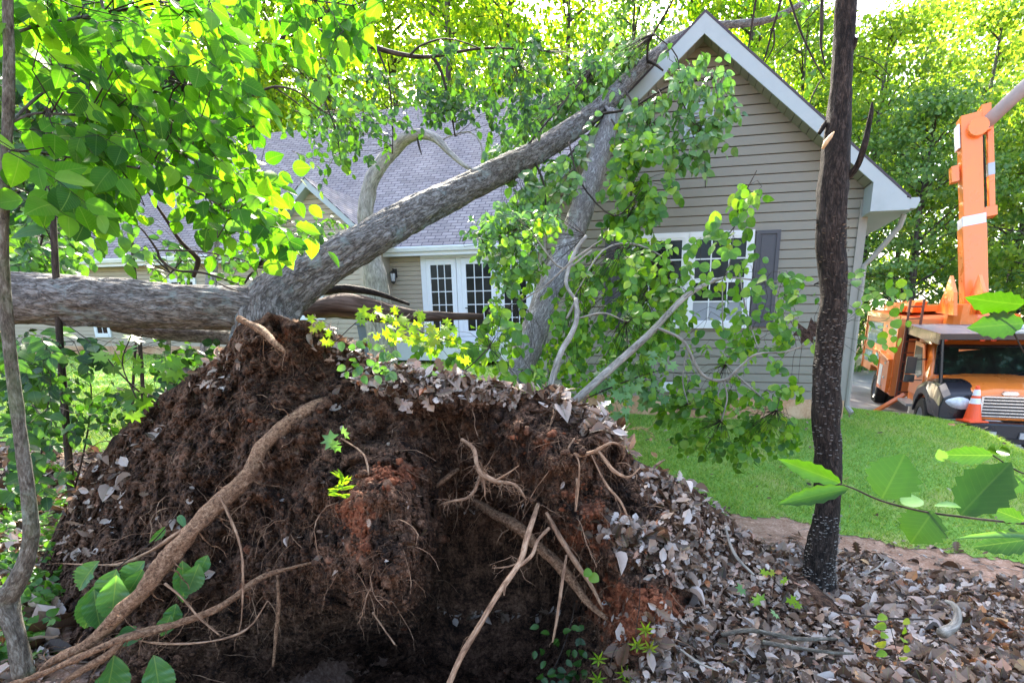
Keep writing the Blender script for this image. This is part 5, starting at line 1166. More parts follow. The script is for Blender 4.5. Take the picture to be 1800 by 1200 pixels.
# drooping darker small-leaved branches over the roof, from a tree off the top of the view
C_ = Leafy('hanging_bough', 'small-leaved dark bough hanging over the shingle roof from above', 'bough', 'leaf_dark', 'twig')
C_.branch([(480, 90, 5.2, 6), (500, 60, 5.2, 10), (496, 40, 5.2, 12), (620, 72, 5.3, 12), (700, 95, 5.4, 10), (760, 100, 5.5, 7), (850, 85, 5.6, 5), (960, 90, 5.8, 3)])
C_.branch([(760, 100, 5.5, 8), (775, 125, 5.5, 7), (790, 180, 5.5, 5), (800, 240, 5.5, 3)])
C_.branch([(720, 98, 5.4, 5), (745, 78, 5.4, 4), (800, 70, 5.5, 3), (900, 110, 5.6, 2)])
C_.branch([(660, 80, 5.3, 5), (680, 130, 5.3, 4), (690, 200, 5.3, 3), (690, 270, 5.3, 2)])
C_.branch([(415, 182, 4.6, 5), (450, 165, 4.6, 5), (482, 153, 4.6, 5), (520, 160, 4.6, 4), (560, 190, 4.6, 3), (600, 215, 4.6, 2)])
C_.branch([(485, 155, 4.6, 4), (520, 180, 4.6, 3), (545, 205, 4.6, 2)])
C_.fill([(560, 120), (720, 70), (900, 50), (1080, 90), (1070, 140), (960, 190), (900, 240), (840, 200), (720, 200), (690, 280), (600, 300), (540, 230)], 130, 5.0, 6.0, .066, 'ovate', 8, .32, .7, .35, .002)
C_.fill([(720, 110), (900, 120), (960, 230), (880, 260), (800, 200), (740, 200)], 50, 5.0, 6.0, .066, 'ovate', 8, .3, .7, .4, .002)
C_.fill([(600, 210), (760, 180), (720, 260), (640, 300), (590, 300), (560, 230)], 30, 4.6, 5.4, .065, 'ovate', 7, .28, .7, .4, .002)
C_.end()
C2 = Leafy('roof_edge_bough', 'yellow-green bough with sparse leaves dangling left of the dead hooked stem', 'bough', 'leaf_mid', 'twig')
C2.branch([(520, 60, 4.4, 5), (560, 150, 4.4, 4), (590, 230, 4.4, 3), (600, 290, 4.4, 2)])
C2.fill([(500, 100), (640, 120), (700, 250), (640, 300), (560, 290), (500, 230)], 34, 4.0, 4.8, .062, 'ovate', 6, .25, .7, .4)
C2.end()

# foliage of the fallen tree round the stem and over the gable
D_ = Leafy('gable_foliage', 'broad-leaved crown branches of the broken trunk draped over the left rake of the gable', 'branches', 'leaf_cool', 'twig')
D_.branch([(1060, 200, 6.9, 6), (1110, 190, 6.7, 5), (1180, 150, 6.5, 4), (1250, 140, 6.3, 3)])
D_.branch([(1150, 60, 7.2, 3), (1190, 100, 6.9, 3), (1200, 180, 6.7, 3), (1235, 250, 6.6, 2), (1240, 330, 6.6, 2)])
D_.branch([(1100, 160, 6.9, 5), (1140, 230, 6.6, 4), (1170, 270, 6.5, 2)])
D_.branch([(900, 290, 6.0, 5), (940, 240, 6.2, 4), (1000, 170, 6.6, 3), (1050, 110, 7.0, 3)])
D_.branch([(1000, 250, 6.3, 4), (1020, 320, 6.0, 4), (1080, 380, 5.8, 3), (1130, 330, 5.8, 2)])
D_.fill([(1080, 130), (1200, 70), (1290, 130), (1300, 180), (1280, 260), (1240, 300), (1180, 270), (1110, 230), (1070, 190)], 110, 6.2, 7.0, .11, 'ovate', 7, .35, .7, .35, .003)
D_.fill([(850, 270), (960, 170), (1060, 90), (1130, 60), (1100, 150), (1000, 230), (900, 300)], 230, 7.4, 8.8, .11, 'ovate', 8, .35, .6, .25, .002, avoid=False)
D_.fill([(870, 300), (980, 250), (1040, 230), (1010, 330), (940, 400), (870, 380)], 70, 5.6, 6.6, .10, 'ovate', 7, .3, .6, .3, .002)
D_.end()
D2 = Leafy('gable_foliage', 'bright round-leaved cluster hanging right of the leaning grey trunk', 'branches', 'leaf_round', 'twig')
D2.branch([(1075, 210, 6.6, 4), (1100, 260, 6.4, 4), (1110, 330, 6.2, 3), (1100, 400, 6.0, 2)])
D2.branch([(1330, 300, 4.6, 2), (1300, 360, 4.6, 3), (1290, 400, 4.6, 3), (1250, 440, 4.6, 2)])
D2.fill([(1080, 230), (1160, 240), (1190, 310), (1150, 400), (1100, 430), (1060, 380), (1080, 300)], 66, 5.6, 6.5, .10, 'round', 8, .32, .7, .3, .002)
D2.fill([(1300, 310), (1330, 320), (1310, 400), (1260, 440), (1200, 420), (1270, 380)], 12, 4.4, 4.8, .095, 'round', 6, .24, .8, .3, .0018)
D2.end()

# the thicket between the root plate and the house
E_ = Leafy('broken_branch', 'long pale curved branch rising rightwards from the root plate towards the double window', 'branch', 'leaf_round', 'twig_pale')
E_.stemline([(1010, 705, 3.6, 18), (1060, 660, 3.75, 17), (1105, 620, 3.9, 16), (1150, 578, 4.1, 14), (1200, 525, 4.3, 12), (1240, 500, 4.45, 9), (1275, 487, 4.6, 6)], 10)
E_.branch([(1155, 576, 4.1, 7), (1200, 598, 4.1, 7), (1222, 640, 4.1, 7), (1240, 662, 4.1, 7), (1272, 668, 4.1, 7), (1300, 645, 4.1, 6), (1330, 622, 4.1, 5), (1380, 618, 4.1, 4), (1430, 600, 4.1, 3)])
E_.branch([(1272, 668, 4.1, 5), (1278, 700, 4.1, 4), (1268, 740, 4.1, 3)]); E_.branch([(1290, 655, 4.1, 4), (1330, 690, 4.1, 4), (1365, 720, 4.1, 3)])
E_.branch([(1207, 610, 4.1, 3), (1200, 670, 4.1, 3), (1210, 710, 4.1, 2)]); E_.branch([(1300, 480, 4.5, 3), (1310, 540, 4.4, 4), (1325, 590, 4.3, 3), (1335, 615, 4.2, 2)])
E_.branch([(1275, 487, 4.6, 4), (1360, 495, 4.7, 3), (1430, 500, 4.7, 2)]); E_.branch([(1290, 400, 4.6, 2), (1285, 450, 4.6, 3), (1275, 487, 4.6, 3)])
E_.branch([(1270, 490, 4.5, 3), (1270, 560, 4.4, 3), (1275, 640, 4.3, 2)])
E_.fill([(1100, 480), (1200, 430), (1300, 430), (1420, 480), (1430, 560), (1420, 690), (1300, 720), (1180, 700), (1100, 620)], 104, 3.9, 4.9, .075, 'round', 6, .24, .8, .3, .0015)
E_.fill([(1200, 420), (1320, 400), (1400, 470), (1380, 540), (1300, 520), (1220, 500)], 18, 4.2, 5.0, .08, 'round', 6, .24, .8, .3, .0015)
E_.fill([(1160, 690), (1300, 690), (1400, 740), (1430, 790), (1330, 800), (1200, 800), (1150, 740)], 110, 4.2, 5.2, .07, 'round', 7, .24, .7, .2, .0015)
E_.fill([(1480, 480), (1560, 440), (1600, 520), (1560, 590), (1500, 640), (1490, 720), (1510, 600)], 13, 3.9, 4.4, .075, 'round', 5, .24, .85, .3, .0015)
E_.end()
F_b = Leafy('leaning_branch', 'thin pale forked stem with dense round leaves standing behind the root plate', 'branch', 'leaf_round', 'twig_pale')
F_b.stemline([(965, 690, 3.5, 15), (975, 650, 3.6, 13), (988, 615, 3.7, 12), (1003, 590, 3.8, 12), (1014, 560, 3.9, 11), (1012, 525, 4.0, 9)], 8)
F_b.stemline([(1012, 530, 4.0, 8), (996, 560, 3.95, 5)], 6); F_b.stemline([(1012, 528, 4.0, 7), (995, 495, 4.2, 8), (1010, 445, 4.4, 9), (1030, 415, 4.5, 7)], 8)
F_b.branch([(935, 405, 4.3, 3), (950, 430, 4.3, 4), (990, 472, 4.3, 5), (1040, 440, 4.3, 3)]); F_b.branch([(915, 530, 4.2, 3), (960, 500, 4.2, 4), (1010, 455, 4.2, 4), (1060, 420, 4.2, 2)])
F_b.branch([(860, 600, 3.9, 3), (890, 640, 3.9, 4), (915, 668, 3.9, 3)]); F_b.branch([(1014, 560, 3.9, 4), (1060, 550, 4.0, 4), (1100, 565, 4.1, 2)])
F_b.branch([(1010, 520, 4.2, 3), (1060, 440, 4.5, 4), (1120, 430, 4.8, 4), (1180, 460, 5.0, 3)])
F_b.fill([(820, 400), (920, 360), (1050, 380), (1180, 430), (1220, 520), (1180, 620), (1150, 690), (1000, 690), (880, 690), (830, 600), (870, 500)], 310, 4.0, 6.0, .065, 'round', 7, .26, .7, .25, .0016)
F_b.fill([(930, 480), (1100, 440), (1200, 520), (1150, 660), (1000, 670), (930, 600)], 130, 5.0, 6.4, .08, 'round', 7, .28, .7, .25, .0016)
F_b.fill([(1080, 430), (1140, 400), (1200, 450), (1180, 520), (1100, 520)], 16, 4.5, 5.5, .085, 'round', 7, .26, .7, .25, .0016)
F_b.end()
G_ = Leafy('oval_leaf_branch', 'spray of long glossy leaves hanging in front of the french doors', 'branch', 'leaf_cool', 'twig')
G_.branch([(980, 380, 5.0, 4), (940, 390, 4.9, 4), (890, 410, 4.8, 3), (840, 430, 4.7, 2)]); G_.branch([(960, 400, 4.9, 3), (900, 460, 4.7, 2), (860, 500, 4.6, 2)])
G_.fill([(820, 400), (900, 350), (980, 370), (960, 440), (900, 500), (840, 480)], 64, 4.4, 5.2, .08, 'lance', 9, .28, .6, .4, .0016)
G_.end()
M_ = Leafy('maple_seedlings', 'lime-green star-leaved seedlings sprouting along the crest of the root plate', 'seedling', 'leaf_lime', 'twig')
M_.branch([(590, 600, 2.9, 2), (640, 560, 3.0, 2), (700, 570, 3.1, 2), (760, 590, 3.1, 2), (800, 600, 3.1, 2)])
M_.fill([(630, 530), (700, 540), (800, 580), (820, 620), (760, 640), (690, 610), (640, 590)], 17, 2.9, 3.4, .085, 'maple', 5, .16, .9, .2, .001)
M_.fill([(550, 560), (580, 560), (590, 590), (560, 590)], 2, 2.8, 2.9, .06, 'maple', 4, .1, .9, .2, .001)
M_.end()
M2 = Leafy('tulip_seedlings', 'pale broad-leaved sapling leafing out left of the forked pale stem', 'seedling', 'leaf_round', 'twig')
M2.branch([(780, 680, 3.3, 2), (830, 640, 3.4, 3), (860, 610, 3.5, 3)])
M2.fill([(700, 610), (860, 520), (900, 560), (960, 680), (880, 700), (800, 660)], 34, 3.4, 4.0, .075, 'round', 6, .2, .85, .3, .0013)
M2.end()
M3 = Leafy('maple_branch', 'bluish star-leaved shoots low between the pale branch and the house foundation', 'branch', 'leaf_cool', 'twig')
M3.branch([(1030, 700, 3.9, 3), (1100, 670, 4.0, 3), (1160, 650, 4.1, 2)])
M3.fill([(1060, 640), (1150, 620), (1180, 680), (1150, 720), (1080, 740), (1030, 700)], 20, 3.7, 4.2, .11, 'maple', 5, .2, .8, .3, .0013)
M3.end()

# saplings and shrubs at the left
def sap(px0, py0, px1, py1, Y, w0, label, bend=0, mat='bark_sapling'):
    mx = (px0+px1)/2+bend; my = (py0+py1)/2
    e, b = wood('young_tree', [(px0, py0, Y, w0), ((px0+mx)/2+bend*.25, (py0+my)/2, Y, w0*.95), (mx, my, Y, w0*.9), ((px1+mx)/2+bend*.25, (py1+my)/2, Y, w0*.82), (px1, py1, Y, w0*.7)], mat, label, 'tree', sides=10, bump=.1, sub=6); return e
sap(130, 920, 78, -40, 3.6, 17, 'dark slim young tree standing just right of the crooked sapling', -8, 'twig')
sap(352, 760, 405, -60, 5.4, 26, 'straight grey young tree rising behind the big trunk before the left roof', 2, 'bark_grey')
sap(292, 720, 296, 520, 4.4, 12, 'short white-barked young stem under the lying trunk', 2, 'twig_pale')
sap(254, 740, 222, 330, 4.7, 10, 'thin brown young stem crossing the left eave', 3, 'twig')
sap(232, 760, 240, 590, 4.9, 7, 'thinnest young stem beneath the lying trunk', -2, 'twig')
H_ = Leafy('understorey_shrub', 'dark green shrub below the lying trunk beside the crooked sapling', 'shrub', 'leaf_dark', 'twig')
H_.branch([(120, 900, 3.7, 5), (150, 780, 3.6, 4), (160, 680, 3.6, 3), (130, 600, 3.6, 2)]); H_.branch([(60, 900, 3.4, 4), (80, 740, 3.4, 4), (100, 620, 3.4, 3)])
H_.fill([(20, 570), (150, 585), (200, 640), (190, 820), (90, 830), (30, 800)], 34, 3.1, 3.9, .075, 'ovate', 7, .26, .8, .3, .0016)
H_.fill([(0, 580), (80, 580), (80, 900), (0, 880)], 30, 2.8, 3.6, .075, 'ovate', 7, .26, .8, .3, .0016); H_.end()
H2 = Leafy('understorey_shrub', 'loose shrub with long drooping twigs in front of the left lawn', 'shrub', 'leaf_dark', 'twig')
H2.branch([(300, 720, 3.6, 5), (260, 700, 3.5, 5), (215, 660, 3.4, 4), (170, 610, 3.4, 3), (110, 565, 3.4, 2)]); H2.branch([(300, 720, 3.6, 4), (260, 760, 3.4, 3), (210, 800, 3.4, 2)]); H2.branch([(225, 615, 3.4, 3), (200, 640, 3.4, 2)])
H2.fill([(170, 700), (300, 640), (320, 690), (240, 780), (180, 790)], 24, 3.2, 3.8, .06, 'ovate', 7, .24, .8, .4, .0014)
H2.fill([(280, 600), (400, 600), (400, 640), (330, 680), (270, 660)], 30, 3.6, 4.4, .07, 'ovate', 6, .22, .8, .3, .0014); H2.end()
H3 = Leafy('sassafras_shoot', 'large-lobed bright shoot dangling under the middle of the lying trunk', 'shrub', 'leaf_round', 'twig')
H3.branch([(230, 590, 3.0, 3), (215, 640, 3.0, 3), (240, 700, 3.0, 3)])
H3.fill([(180, 590), (280, 590), (320, 640), (240, 690), (190, 670)], 6, 2.8, 3.2, .12, 'maple', 4, .15, .9, .5, .0013); H3.end()
H4 = Leafy('hillside_shrub', 'leafy shrub on the left above the lying trunk before the house eave', 'shrub', 'leaf_mid', 'twig')
H4.branch([(60, 470, 4.2, 5), (80, 380, 4.2, 4), (60, 250, 4.2, 4)]); H4.branch([(300, 480, 4.2, 4), (340, 450, 4.2, 3), (450, 470, 4.2, 2)])
H4.fill([(20, 380), (130, 400), (160, 470), (20, 470)], 36, 3.9, 4.8, .075, 'ovate', 7, .26, .7, .3)
H4.fill([(230, 440), (330, 430), (460, 440), (540, 400), (600, 390), (570, 460), (470, 490), (240, 485)], 40, 3.9, 4.6, .07, 'ovate', 6, .24, .7, .3)
H4.fill([(470, 390), (600, 380), (590, 450), (500, 470)], 26, 4.6, 5.4, .06, 'lance', 8, .24, .6, .3)
H4.fill([(130, 360), (260, 350), (250, 440), (150, 440)], 9, 3.4, 4.2, .08, 'ovate', 5, .26, .8, .4); H4.end()
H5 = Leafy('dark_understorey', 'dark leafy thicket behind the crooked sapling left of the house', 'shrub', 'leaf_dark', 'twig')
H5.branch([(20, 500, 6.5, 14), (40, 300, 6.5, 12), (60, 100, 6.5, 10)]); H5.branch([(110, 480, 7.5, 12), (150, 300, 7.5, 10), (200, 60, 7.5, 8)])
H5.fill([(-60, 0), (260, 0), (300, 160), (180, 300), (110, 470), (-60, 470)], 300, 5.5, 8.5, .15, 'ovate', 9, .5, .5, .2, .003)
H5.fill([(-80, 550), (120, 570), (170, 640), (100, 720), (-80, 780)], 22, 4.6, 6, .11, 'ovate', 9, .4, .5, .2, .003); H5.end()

# pleated leaves by the big root
K_ = Leafy('pleated_shrub', 'low shoot with large ribbed leaves behind the thick bare root', 'seedling', 'leaf_pleated', 'twig')
K_.branch([(310, 905, 2.25, 2), (270, 950, 2.22, 3), (235, 975, 2.2, 3), (190, 1010, 2.15, 3), (160, 1040, 2.1, 2)])
def oneleaf(L, px, py, Y, tx, ty, w_px, tpl, nrm=None):
    a = P(px, py, Y); b = P(tx, ty, Y-.03); d = (b-a)*(1.3 if tpl == 'pleated' else 1); s = np.linalg.norm(d); n = unit(-a+np.array([0, 0, EYE])) if nrm is None else nrm
    hwid = .36*s; ws = (w_px*.5*Y/FPX)/hwid; put_leaves(L, tpl, [a], [d], [n+RNG.normal(0, .25, 3)], [s], wscale=np.array([ws]))
for q in [(175, 985, 2.15, 130, 1030, 34), (178, 1020, 2.12, 150, 1100, 44), (205, 1000, 2.12, 185, 1055, 44), (165, 1035, 2.08, 172, 1098, 38), (255, 985, 2.16, 215, 1030, 40), (205, 1010, 2.05, 195, 1085, 46), (250, 1000, 2.12, 228, 1042, 34), (320, 985, 2.2, 325, 1045, 34), (350, 990, 2.2, 330, 1040, 36), (365, 975, 2.25, 350, 1005, 24),
          (250, 1120, 1.98, 200, 1125, 26), (300, 1080, 2.1, 285, 1112, 28), (200, 1150, 1.9, 190, 1240, 56), (270, 1150, 1.9, 285, 1230, 50), (310, 1060, 2.15, 300, 1100, 30), (240, 1100, 2.0, 215, 1115, 22), (290, 925, 2.3, 270, 950, 14), (315, 905, 2.3, 322, 920, 12)]:
    oneleaf(K_.L, *q, 'pleated')
K_.has = True; K_.end()

# small weeds rooted in the plate and the litter
def weed(name, label, pts, leaves, mat='leaf_round', tpl='maple', cat='seedling'):
    W = Leafy(name, label, cat, mat, 'twig')
    for b in pts: W.branch(b, 3)
    for q in leaves: oneleaf(W.L, *q, tpl)
    return W.end()
weed('maple_seedling', 'blue-green three-leaf seedling on a thin vine in the upper middle of the root plate', [[(625, 715, 2.5, 2), (612, 740, 2.48, 2), (602, 770, 2.45, 2)]], [(600, 770, 2.42, 562, 778, 30), (602, 768, 2.42, 608, 752, 22), (600, 778, 2.4, 580, 790, 22)], 'leaf_cool')
weed('grass_tuft', 'small bright fern-like tuft below the blue-green seedling', [[(610, 870, 2.3, 2), (600, 845, 2.3, 2)]], [(600+6*math.sin(i*1.7), 842+9*(i % 4), 2.25, 600+24*math.sin(i*2.4), 835+12*(i % 4)+10*math.cos(i*2.4), 7) for i in range(22)], 'leaf_lime', 'lance')
weed('shady_tuft', 'darker green tuft on the hanging earth lump', [[(672, 970, 2.1, 2), (675, 985, 2.1, 2)]], [(675, 975, 2.05, 675+20*math.sin(i*2.4), 980+16*math.cos(i*2.4), 7) for i in range(12)], 'leaf_dark', 'lance')
weed('round_leaf_sprout', 'pair of round pale green leaves beside the thick hanging root', [[(1030, 990, 2.3, 2), (1038, 1005, 2.25, 1)]], [(1026, 1004, 2.25, 1040, 1008, 14), (1036, 1010, 2.25, 1052, 1020, 16)], 'leaf_round', 'round')
weed('pit_plant', 'dim green plant growing at the foot of the pit', [[(960, 1200, 2.4, 3), (985, 1150, 2.4, 3), (1005, 1090, 2.45, 2), (1010, 1060, 2.45, 1)]], [(940+90*abs(math.sin(i*3.1)), 1095+100*abs(math.sin(i*1.3+.5)), 2.4, 940+90*abs(math.sin(i*3.1))+15*math.sin(i*2.4), 1098+100*abs(math.sin(i*1.3+.5))+12*math.cos(i*2.4), 11) for i in range(34)], 'leaf_dark', 'ovate')
fern = []
for cx_, cy_ in ((1120, 1135), (1142, 1140), (1052, 1160), (1050, 1195), (1098, 1185), (1110, 1200), (1135, 1108)):
    fern += [(cx_, cy_, 2.02, cx_+15*math.sin(i*.9), cy_+13*math.cos(i*.9)-2, 5) for i in range(7)]
weed('feathery_weeds', 'feathery bright green weeds at the lower middle edge of the earth', [[(1125, 1010, 2.1, 2), (1124, 1060, 2.06, 2), (1118, 1110, 2.03, 2), (1120, 1140, 2.0, 2)], [(1070, 1175, 2.0, 2), (1085, 1135, 2.02, 2), (1115, 1130, 2.02, 1)]], fern, 'leaf_lime', 'diamond')
weed('yellow_seedling', 'yellow-green seedling standing out of the litter at lower right', [[(1580, 1160, 2.25, 2), (1570, 1120, 2.25, 2), (1560, 1080, 2.25, 2)]], [(1558+30*(i % 2), 1082+8*i, 2.2, 1545+48*(i % 2)+6*math.sin(i*2), 1086+8*i, 15) for i in range(10)], 'leaf_lime', 'ovate')
weed('litter_seedlings', 'small star-leaved seedlings left of the foot of the dark tree', [[(1400, 1060, 2.5, 2), (1370, 1030, 2.5, 2), (1345, 1000, 2.55, 1)]], [(1348, 998, 2.5, 1340, 1012, 15), (1350, 1000, 2.5, 1362, 1012, 13), (1372, 1015, 2.5, 1384, 1024, 15), (1385, 1045, 2.45, 1398, 1064, 18), (1392, 1058, 2.45, 1412, 1068, 12)], 'leaf_lime', 'maple')
weed('teal_seedling', 'blue-green star leaf lying low before the dark tree foot', [[(1340, 1075, 2.4, 1), (1330, 1055, 2.4, 1)]], [(1345, 1060, 2.35, 1322, 1050, 26), (1365, 1075, 2.35, 1360, 1082, 18), (1310, 1030, 2.5, 1296, 1040, 20)], 'leaf_cool', 'maple')
weed('crest_weeds', 'clump of grey-green leaves in the litter on top of the root plate', [[(640, 640, 2.8, 1), (650, 620, 2.8, 1)]], [(600+90*abs(math.sin(i*1.9)), 600+60*abs(math.sin(i*1.1)), 2.7, 600+90*abs(math.sin(i*1.9))+14*math.sin(i), 606+60*abs(math.sin(i*1.1))+10*math.cos(i), 12) for i in range(30)], 'leaf_cool', 'ovate')
U_ = Leafy('ground_cover', 'low mixed seedlings covering the shaded ground left of the root plate', 'ground cover', 'leaf_mid', 'twig')
q = ray_ground(*poly_pts([(-60, 860), (130, 870), (160, 930), (60, 1180), (-60, 1200)], 260).T); q[:, 2] = gz(q[:, 0], q[:, 1])+RNG.uniform(.02, .14, len(q))
sprigs(U_.L, U_.T, q, np.tile([0, 0, .6], (len(q), 1))+RNG.normal(0, .5, (len(q), 3)), .07, 5, .05, 'ovate', .6, .1, .001); U_.base = q.mean(0); e = U_.end(); tag(e, kind='stuff')
for c in e.children: c['kind'] = 'stuff'

# holly twig close at the right: every leaf is a part
hb_ = P(1810, 920, 1.15); holly = empty('holly_twig', hb_, 'close-up twig of large spiny holly leaves reaching in from the right edge', 'branch')
def hpart(mb, nm, mat, sm=True, parent=None): o = mb.build(nm, MAT[mat], None, sm, loc=hb_); o.location = (0, 0, 0); o.parent = parent or holly; return o
mb = MB()
for pts in ([(1475, 850, 1.0, 2.5), (1500, 858, 1.0, 4), (1550, 880, 1.02, 4.5), (1620, 898, 1.05, 5), (1690, 908, 1.08, 5.5), (1760, 916, 1.12, 6), (1860, 925, 1.2, 7)], [(1800, 620, 1.3, 4), (1770, 565, 1.28, 4), (1740, 550, 1.25, 3)], [(1850, 830, 1.3, 5), (1800, 832, 1.25, 4), (1745, 800, 1.22, 3)]):
    w_, r_ = px_path(pts); mb.tube(w_, r_, 7, bump=.1, bscale=60, sub=5)
hpart(mb, 'stem', 'twig')
def hleaf(px, py, tx, ty, w, Y, mat='leaf_holly', tpl='holly', nr=None, dY=0):
    L = MB(); a = P(px, py, Y); b = P(tx, ty, Y+dY); d = b-a; s = np.linalg.norm(d); n = unit(np.array([0, 0, EYE])-a)+RNG.normal(0, .12, 3) if nr is None else np.array(nr)
    put_leaves(L, tpl, [a], [d], [n], [s], wscale=np.array([(w*.5*Y/FPX)/(.385*s)])); hpart(L, 'leaf', mat, True)
hleaf(1550, 876, 1592, 797, 92, 1.02); hleaf(1688, 905, 1778, 808, 92, 1.08); hleaf(1640, 898, 1600, 955, 84, 1.05); hleaf(1478, 848, 1372, 808, 34, 1.0); hleaf(1492, 858, 1368, 884, 34, 1.0)
hleaf(1712, 590, 1690, 590, 10, 1.3) if False else None
hleaf(1800, 535, 1700, 528, 46, 1.25); hleaf(1800, 568, 1706, 575, 46, 1.25)
hleaf(1745, 800, 1655, 800, 36, 1.2, 'leaf_dark'); hleaf(1800, 840, 1770, 862, 40, 1.2, 'leaf_dark'); hleaf(1800, 915, 1735, 890, 30, 1.12, 'leaf_dark'); hleaf(1830, 945, 1715, 960, 50, 1.1, 'leaf_dark')
hleaf(1820, 945, 1692, 935, 22, 1.08, 'leaf_cool', 'lance'); hleaf(1585, 885, 1622, 873, 34, 1.03, 'leaf_cool', 'round', (.2, -.3, .9)); hleaf(1690, 892, 1648, 880, 30, 1.05, 'leaf_cool', 'lance', (.2, -.3, .9)); hleaf(1700, 895, 1735, 888, 26, 1.08, 'leaf_cool', 'lance', (.2, -.3, .9)); hleaf(1660, 810, 1650, 790, 20, 1.2, 'leaf_cool')
L = MB(); c_ = P(1758, 788, 1.22)
V = []; k = 18
for i in range(k+1):
    t = i/k*5.2; r = .021-.0025*t
    for y in (-.02, .02): V.append(c_+np.array([r*math.cos(t+2.5), y*math.sin(math.pi*min(1, i/k+.05))+.0, r*math.sin(t+2.5)]))
L.add(V, [(2*i, 2*i+1, 2*i+3, 2*i+2) for i in range(k)]); hpart(L, 'curled_leaf', 'leaf_holly')

# sticks and a stub in the litter
def stick(pts, label, mat='twig_pale', name='stick', sides=8): return wood(name, pts, mat, label, name, sides=sides, bump=.18, bs=25, sub=6)
stick([(1268, 1115, 2.25, 9), (1310, 1107, 2.25, 12), (1350, 1112, 2.25, 11), (1400, 1122, 2.25, 10), (1470, 1122, 2.27, 8)], 'pale forked stick lying across the litter right of the earth', 'bark_sapling')
stick([(1340, 1128, 2.2, 11), (1400, 1138, 2.2, 10), (1460, 1146, 2.22, 8), (1500, 1148, 2.25, 5)], 'second stick just below the pale forked one', 'bark_sapling')
stick([(1470, 1075, 2.45, 3), (1520, 1082, 2.42, 5), (1580, 1087, 2.42, 5), (1640, 1088, 2.42, 3)], 'thin straight stick right of the dark tree foot', 'twig')
stick([(1655, 1112, 2.22, 26), (1678, 1098, 2.26, 22), (1684, 1078, 2.3, 17), (1676, 1062, 2.36, 13), (1662, 1056, 2.4, 10)], 'bleached curved wood stub poking from the litter at right', 'twig_pale', 'wood_stub', 12)
stick([(1520, 1010, 2.75, 3), (1545, 995, 2.8, 4), (1560, 978, 2.85, 2)], 'short pale stick on the clay strip behind the dark tree', 'twig_pale')
stick([(1195, 1140, 2.05, 4), (1230, 1165, 2.02, 6), (1262, 1178, 2.0, 4)], 'small bare stick at the lower middle of the litter', 'twig_pale')
# big brown leaf hanging in front of the wall
bl = MB(); oneleaf(bl, 1412, 560, 3.9, 1428, 605, 40, 'maple'); b0_ = P(1420, 580, 3.9); o = bl.build('withered_leaf', MAT['bark_rotten'], None, False, loc=b0_); tag(o, 'withered dark brown leaf hanging left of the dark tree against the siding', 'leaf')

# ------------------------------------------------------------------ background wood
def crown_mesh(seed, n_cl, per, W, z0, z1, flat, lsize, shape=1.0):
    rg = np.random.default_rng(seed); L = MB(); Wd = MB()
    th = rg.uniform(0, 2*math.pi, n_cl); z = rg.uniform(z0, z1, n_cl); f = (z-z0)/(z1-z0); prof = np.clip(np.sin(math.pi*(.12+.86*f))**.6, .15, 1)
    r = W*prof*np.sqrt(rg.uniform(.12, 1.05, n_cl)); c = np.stack([r*np.cos(th), r*np.sin(th), z], -1)
    H = z1+.5; Wd.tube([(0, 0, -1), (.05, .02, H*.3), (-.1, .1, H*.6), (.05, 0, H*.95)], [W*.055, W*.045, W*.032, .03], 10, bump=.1, bscale=2)
    for k in range(0, n_cl, 2):
        a = np.array([0, 0, max(.5, c[k, 2]-r[k]*.55)]); m = (a+c[k])/2+np.array([0, 0, .15*r[k]]); Wd.tube([a, m, c[k]], [.035+.012*r[k], .03, .008], 4, cap=False)
    cs = rg.uniform(.55, 1.15, n_cl)[:, None]*np.array([1, 1, flat])*W*.21
    p = (c[:, None]+rg.normal(0, 1, (n_cl, per, 3))*cs[:, None]).reshape(-1, 3); n = len(p)
    nr_ = unit(np.stack([rg.normal(0, .6, n), rg.normal(0, .6, n)-.25, np.abs(rg.normal(.6, .5, n))], -1)); d = unit(np.cross(nr_, rg.normal(0, 1, (n, 3)))+np.array([0, 0, -.35]))
    put_leaves(L, 'diamond', p, d, nr_, lsize*rg.uniform(.6, 1.3, n), wscale=rg.uniform(.9, 1.5, n)); return L, Wd
protos = []
for sd_, ncl, per, Wc, z0, z1, fl, ls in [(1, 95, 90, 3.5, 3.0, 16.5, .26, .19), (2, 115, 115, 3.9, 1.0, 15.5, .2, .19), (3, 80, 90, 3.0, 6.0, 20.0, .4, .19), (4, 120, 120, 3.7, .3, 13.5, .18, .18)]:
    L, Wd = crown_mesh(sd_, ncl, per, Wc, z0, z1, fl, ls); a = L.build('crown', MAT['leaf_far_green'], None, True); b = Wd.build('trunk', MAT['bark_far'], None, True)
    a.location = b.location = (0, 0, -500); protos.append((a.data, b.data)); bpy.data.objects.remove(a); bpy.data.objects.remove(b)
def bgtree(px, Y, k, mat, sc, label, group, rz=None):
    x = P(px, 595, Y)[0]; e = empty('broadleaf_tree', (x, Y, gz(x, Y)-.1), label, 'tree', group, (0, 0, RNG.uniform(0, 6.28) if rz is None else rz)); e.scale = (sc, sc, sc*RNG.uniform(.92, 1.1))
    for nm, me in (('crown', protos[k][0]), ('trunk', protos[k][1])):
        o = bpy.data.objects.new(nm, me); COL.objects.link(o); o.parent = e
        if nm == 'crown': o.material_slots[0].link = 'OBJECT'; o.material_slots[0].material = MAT[mat]
G1, G2, G3, G4 = 'woodland trees beside and behind the truck', 'sunlit trees behind the house roof', 'shaded trees left of the house', 'tall trees far behind'
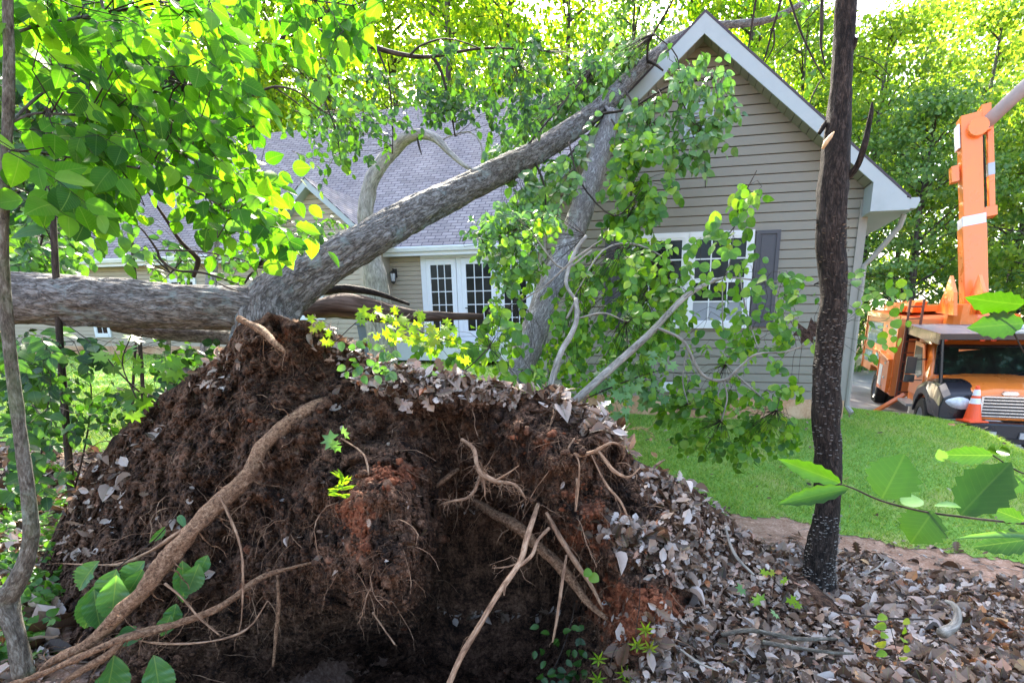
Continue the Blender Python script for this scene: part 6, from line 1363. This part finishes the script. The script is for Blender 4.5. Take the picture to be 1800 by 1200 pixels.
for px, Y, k, mat, sc, lb_ in [(1500, 27, 1, 'leaf_far_green', 1.0, 'leafy tree rising right beside the gable corner behind the downspout'), (1590, 24, 3, 'leaf_far_cool', .9, 'low blue-green tree directly behind the chip box of the truck'), (1670, 29, 1, 'leaf_far_green', 1.1, 'broad green tree behind the base of the raised boom'), (1760, 25, 3, 'leaf_far_cool', .95, 'blue-green layered tree between the raised boom and the right edge'), (1860, 21, 1, 'leaf_far_green', 1.0, 'nearest woodland tree cut off by the right edge'), (1560, 36, 2, 'leaf_far_green', 1.15, 'tall slim tree behind and left of the boom top'), (1740, 37, 0, 'leaf_far_green', 1.2, 'tall tree seen above the boom elbow'), (1450, 32, 0, 'leaf_far_cool', 1.0, 'blue-green tree directly behind the dark standing tree')]:
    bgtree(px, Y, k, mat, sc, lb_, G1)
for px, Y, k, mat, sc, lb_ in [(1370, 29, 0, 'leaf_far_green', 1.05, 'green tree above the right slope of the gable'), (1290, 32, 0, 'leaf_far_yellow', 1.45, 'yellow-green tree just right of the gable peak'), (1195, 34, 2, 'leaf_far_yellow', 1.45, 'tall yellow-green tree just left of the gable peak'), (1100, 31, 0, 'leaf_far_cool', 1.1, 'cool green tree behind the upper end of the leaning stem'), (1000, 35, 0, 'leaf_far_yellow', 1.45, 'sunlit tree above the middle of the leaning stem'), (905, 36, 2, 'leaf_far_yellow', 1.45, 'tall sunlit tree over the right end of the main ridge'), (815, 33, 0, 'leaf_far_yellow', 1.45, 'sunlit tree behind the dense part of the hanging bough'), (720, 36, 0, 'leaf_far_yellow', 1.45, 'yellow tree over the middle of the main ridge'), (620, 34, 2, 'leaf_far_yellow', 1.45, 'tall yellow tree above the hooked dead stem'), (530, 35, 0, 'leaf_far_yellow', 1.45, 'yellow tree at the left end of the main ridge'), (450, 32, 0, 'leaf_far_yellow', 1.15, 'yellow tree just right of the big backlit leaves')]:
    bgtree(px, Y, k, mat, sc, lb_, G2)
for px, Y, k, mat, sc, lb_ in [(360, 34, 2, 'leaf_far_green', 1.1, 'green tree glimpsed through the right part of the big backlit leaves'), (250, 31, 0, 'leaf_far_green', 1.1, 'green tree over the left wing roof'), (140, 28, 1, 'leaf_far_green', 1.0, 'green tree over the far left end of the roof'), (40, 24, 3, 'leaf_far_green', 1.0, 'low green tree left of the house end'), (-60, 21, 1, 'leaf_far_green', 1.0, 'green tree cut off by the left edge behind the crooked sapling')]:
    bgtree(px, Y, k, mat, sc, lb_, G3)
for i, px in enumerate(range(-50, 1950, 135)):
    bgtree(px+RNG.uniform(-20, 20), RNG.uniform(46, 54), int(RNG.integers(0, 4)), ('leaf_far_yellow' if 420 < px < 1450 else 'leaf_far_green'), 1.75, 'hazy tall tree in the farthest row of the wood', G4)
# bare twiggy branches between the ridge and the dark tree
tw = Leafy('bare_boughs', 'nearly leafless thin boughs hanging down behind the right slope of the gable', 'bough', 'leaf_mid', 'twig')
for b in [[(1332, -20, 8.5, 5), (1322, 40, 8.6, 5), (1315, 90, 8.7, 3)], [(1376, -20, 8.5, 7), (1368, 20, 8.5, 6), (1358, 50, 8.6, 5), (1345, 100, 8.7, 4), (1330, 125, 8.7, 2)], [(1360, 50, 8.6, 4), (1360, 80, 8.6, 4), (1345, 110, 8.7, 2)], [(1385, -10, 8.4, 5), (1405, 50, 8.4, 5), (1425, 95, 8.4, 4), (1450, 140, 8.4, 3)],
          [(1405, 50, 8.4, 3), (1440, 12, 8.4, 2)], [(1445, -20, 7.6, 9), (1444, 50, 7.6, 8), (1443, 80, 7.6, 6), (1450, 115, 7.6, 3)], [(1405, 55, 8.4, 2), (1370, 90, 8.5, 2), (1350, 110, 8.5, 1)], [(1415, 85, 8.4, 2), (1385, 105, 8.4, 2), (1365, 122, 8.4, 1)], [(1443, 140, 7.8, 3), (1430, 165, 7.8, 4), (1420, 190, 7.8, 2)], [(1505, 97, 4, 2), (1540, 110, 4, 2), (1570, 140, 4, 1.5)]]: tw.branch(b, 5)
tw.fill([(1300, -10), (1450, -10), (1440, 150), (1380, 120)], 14, 8.2, 9, .09, 'ovate', 4, .3); tw.end()
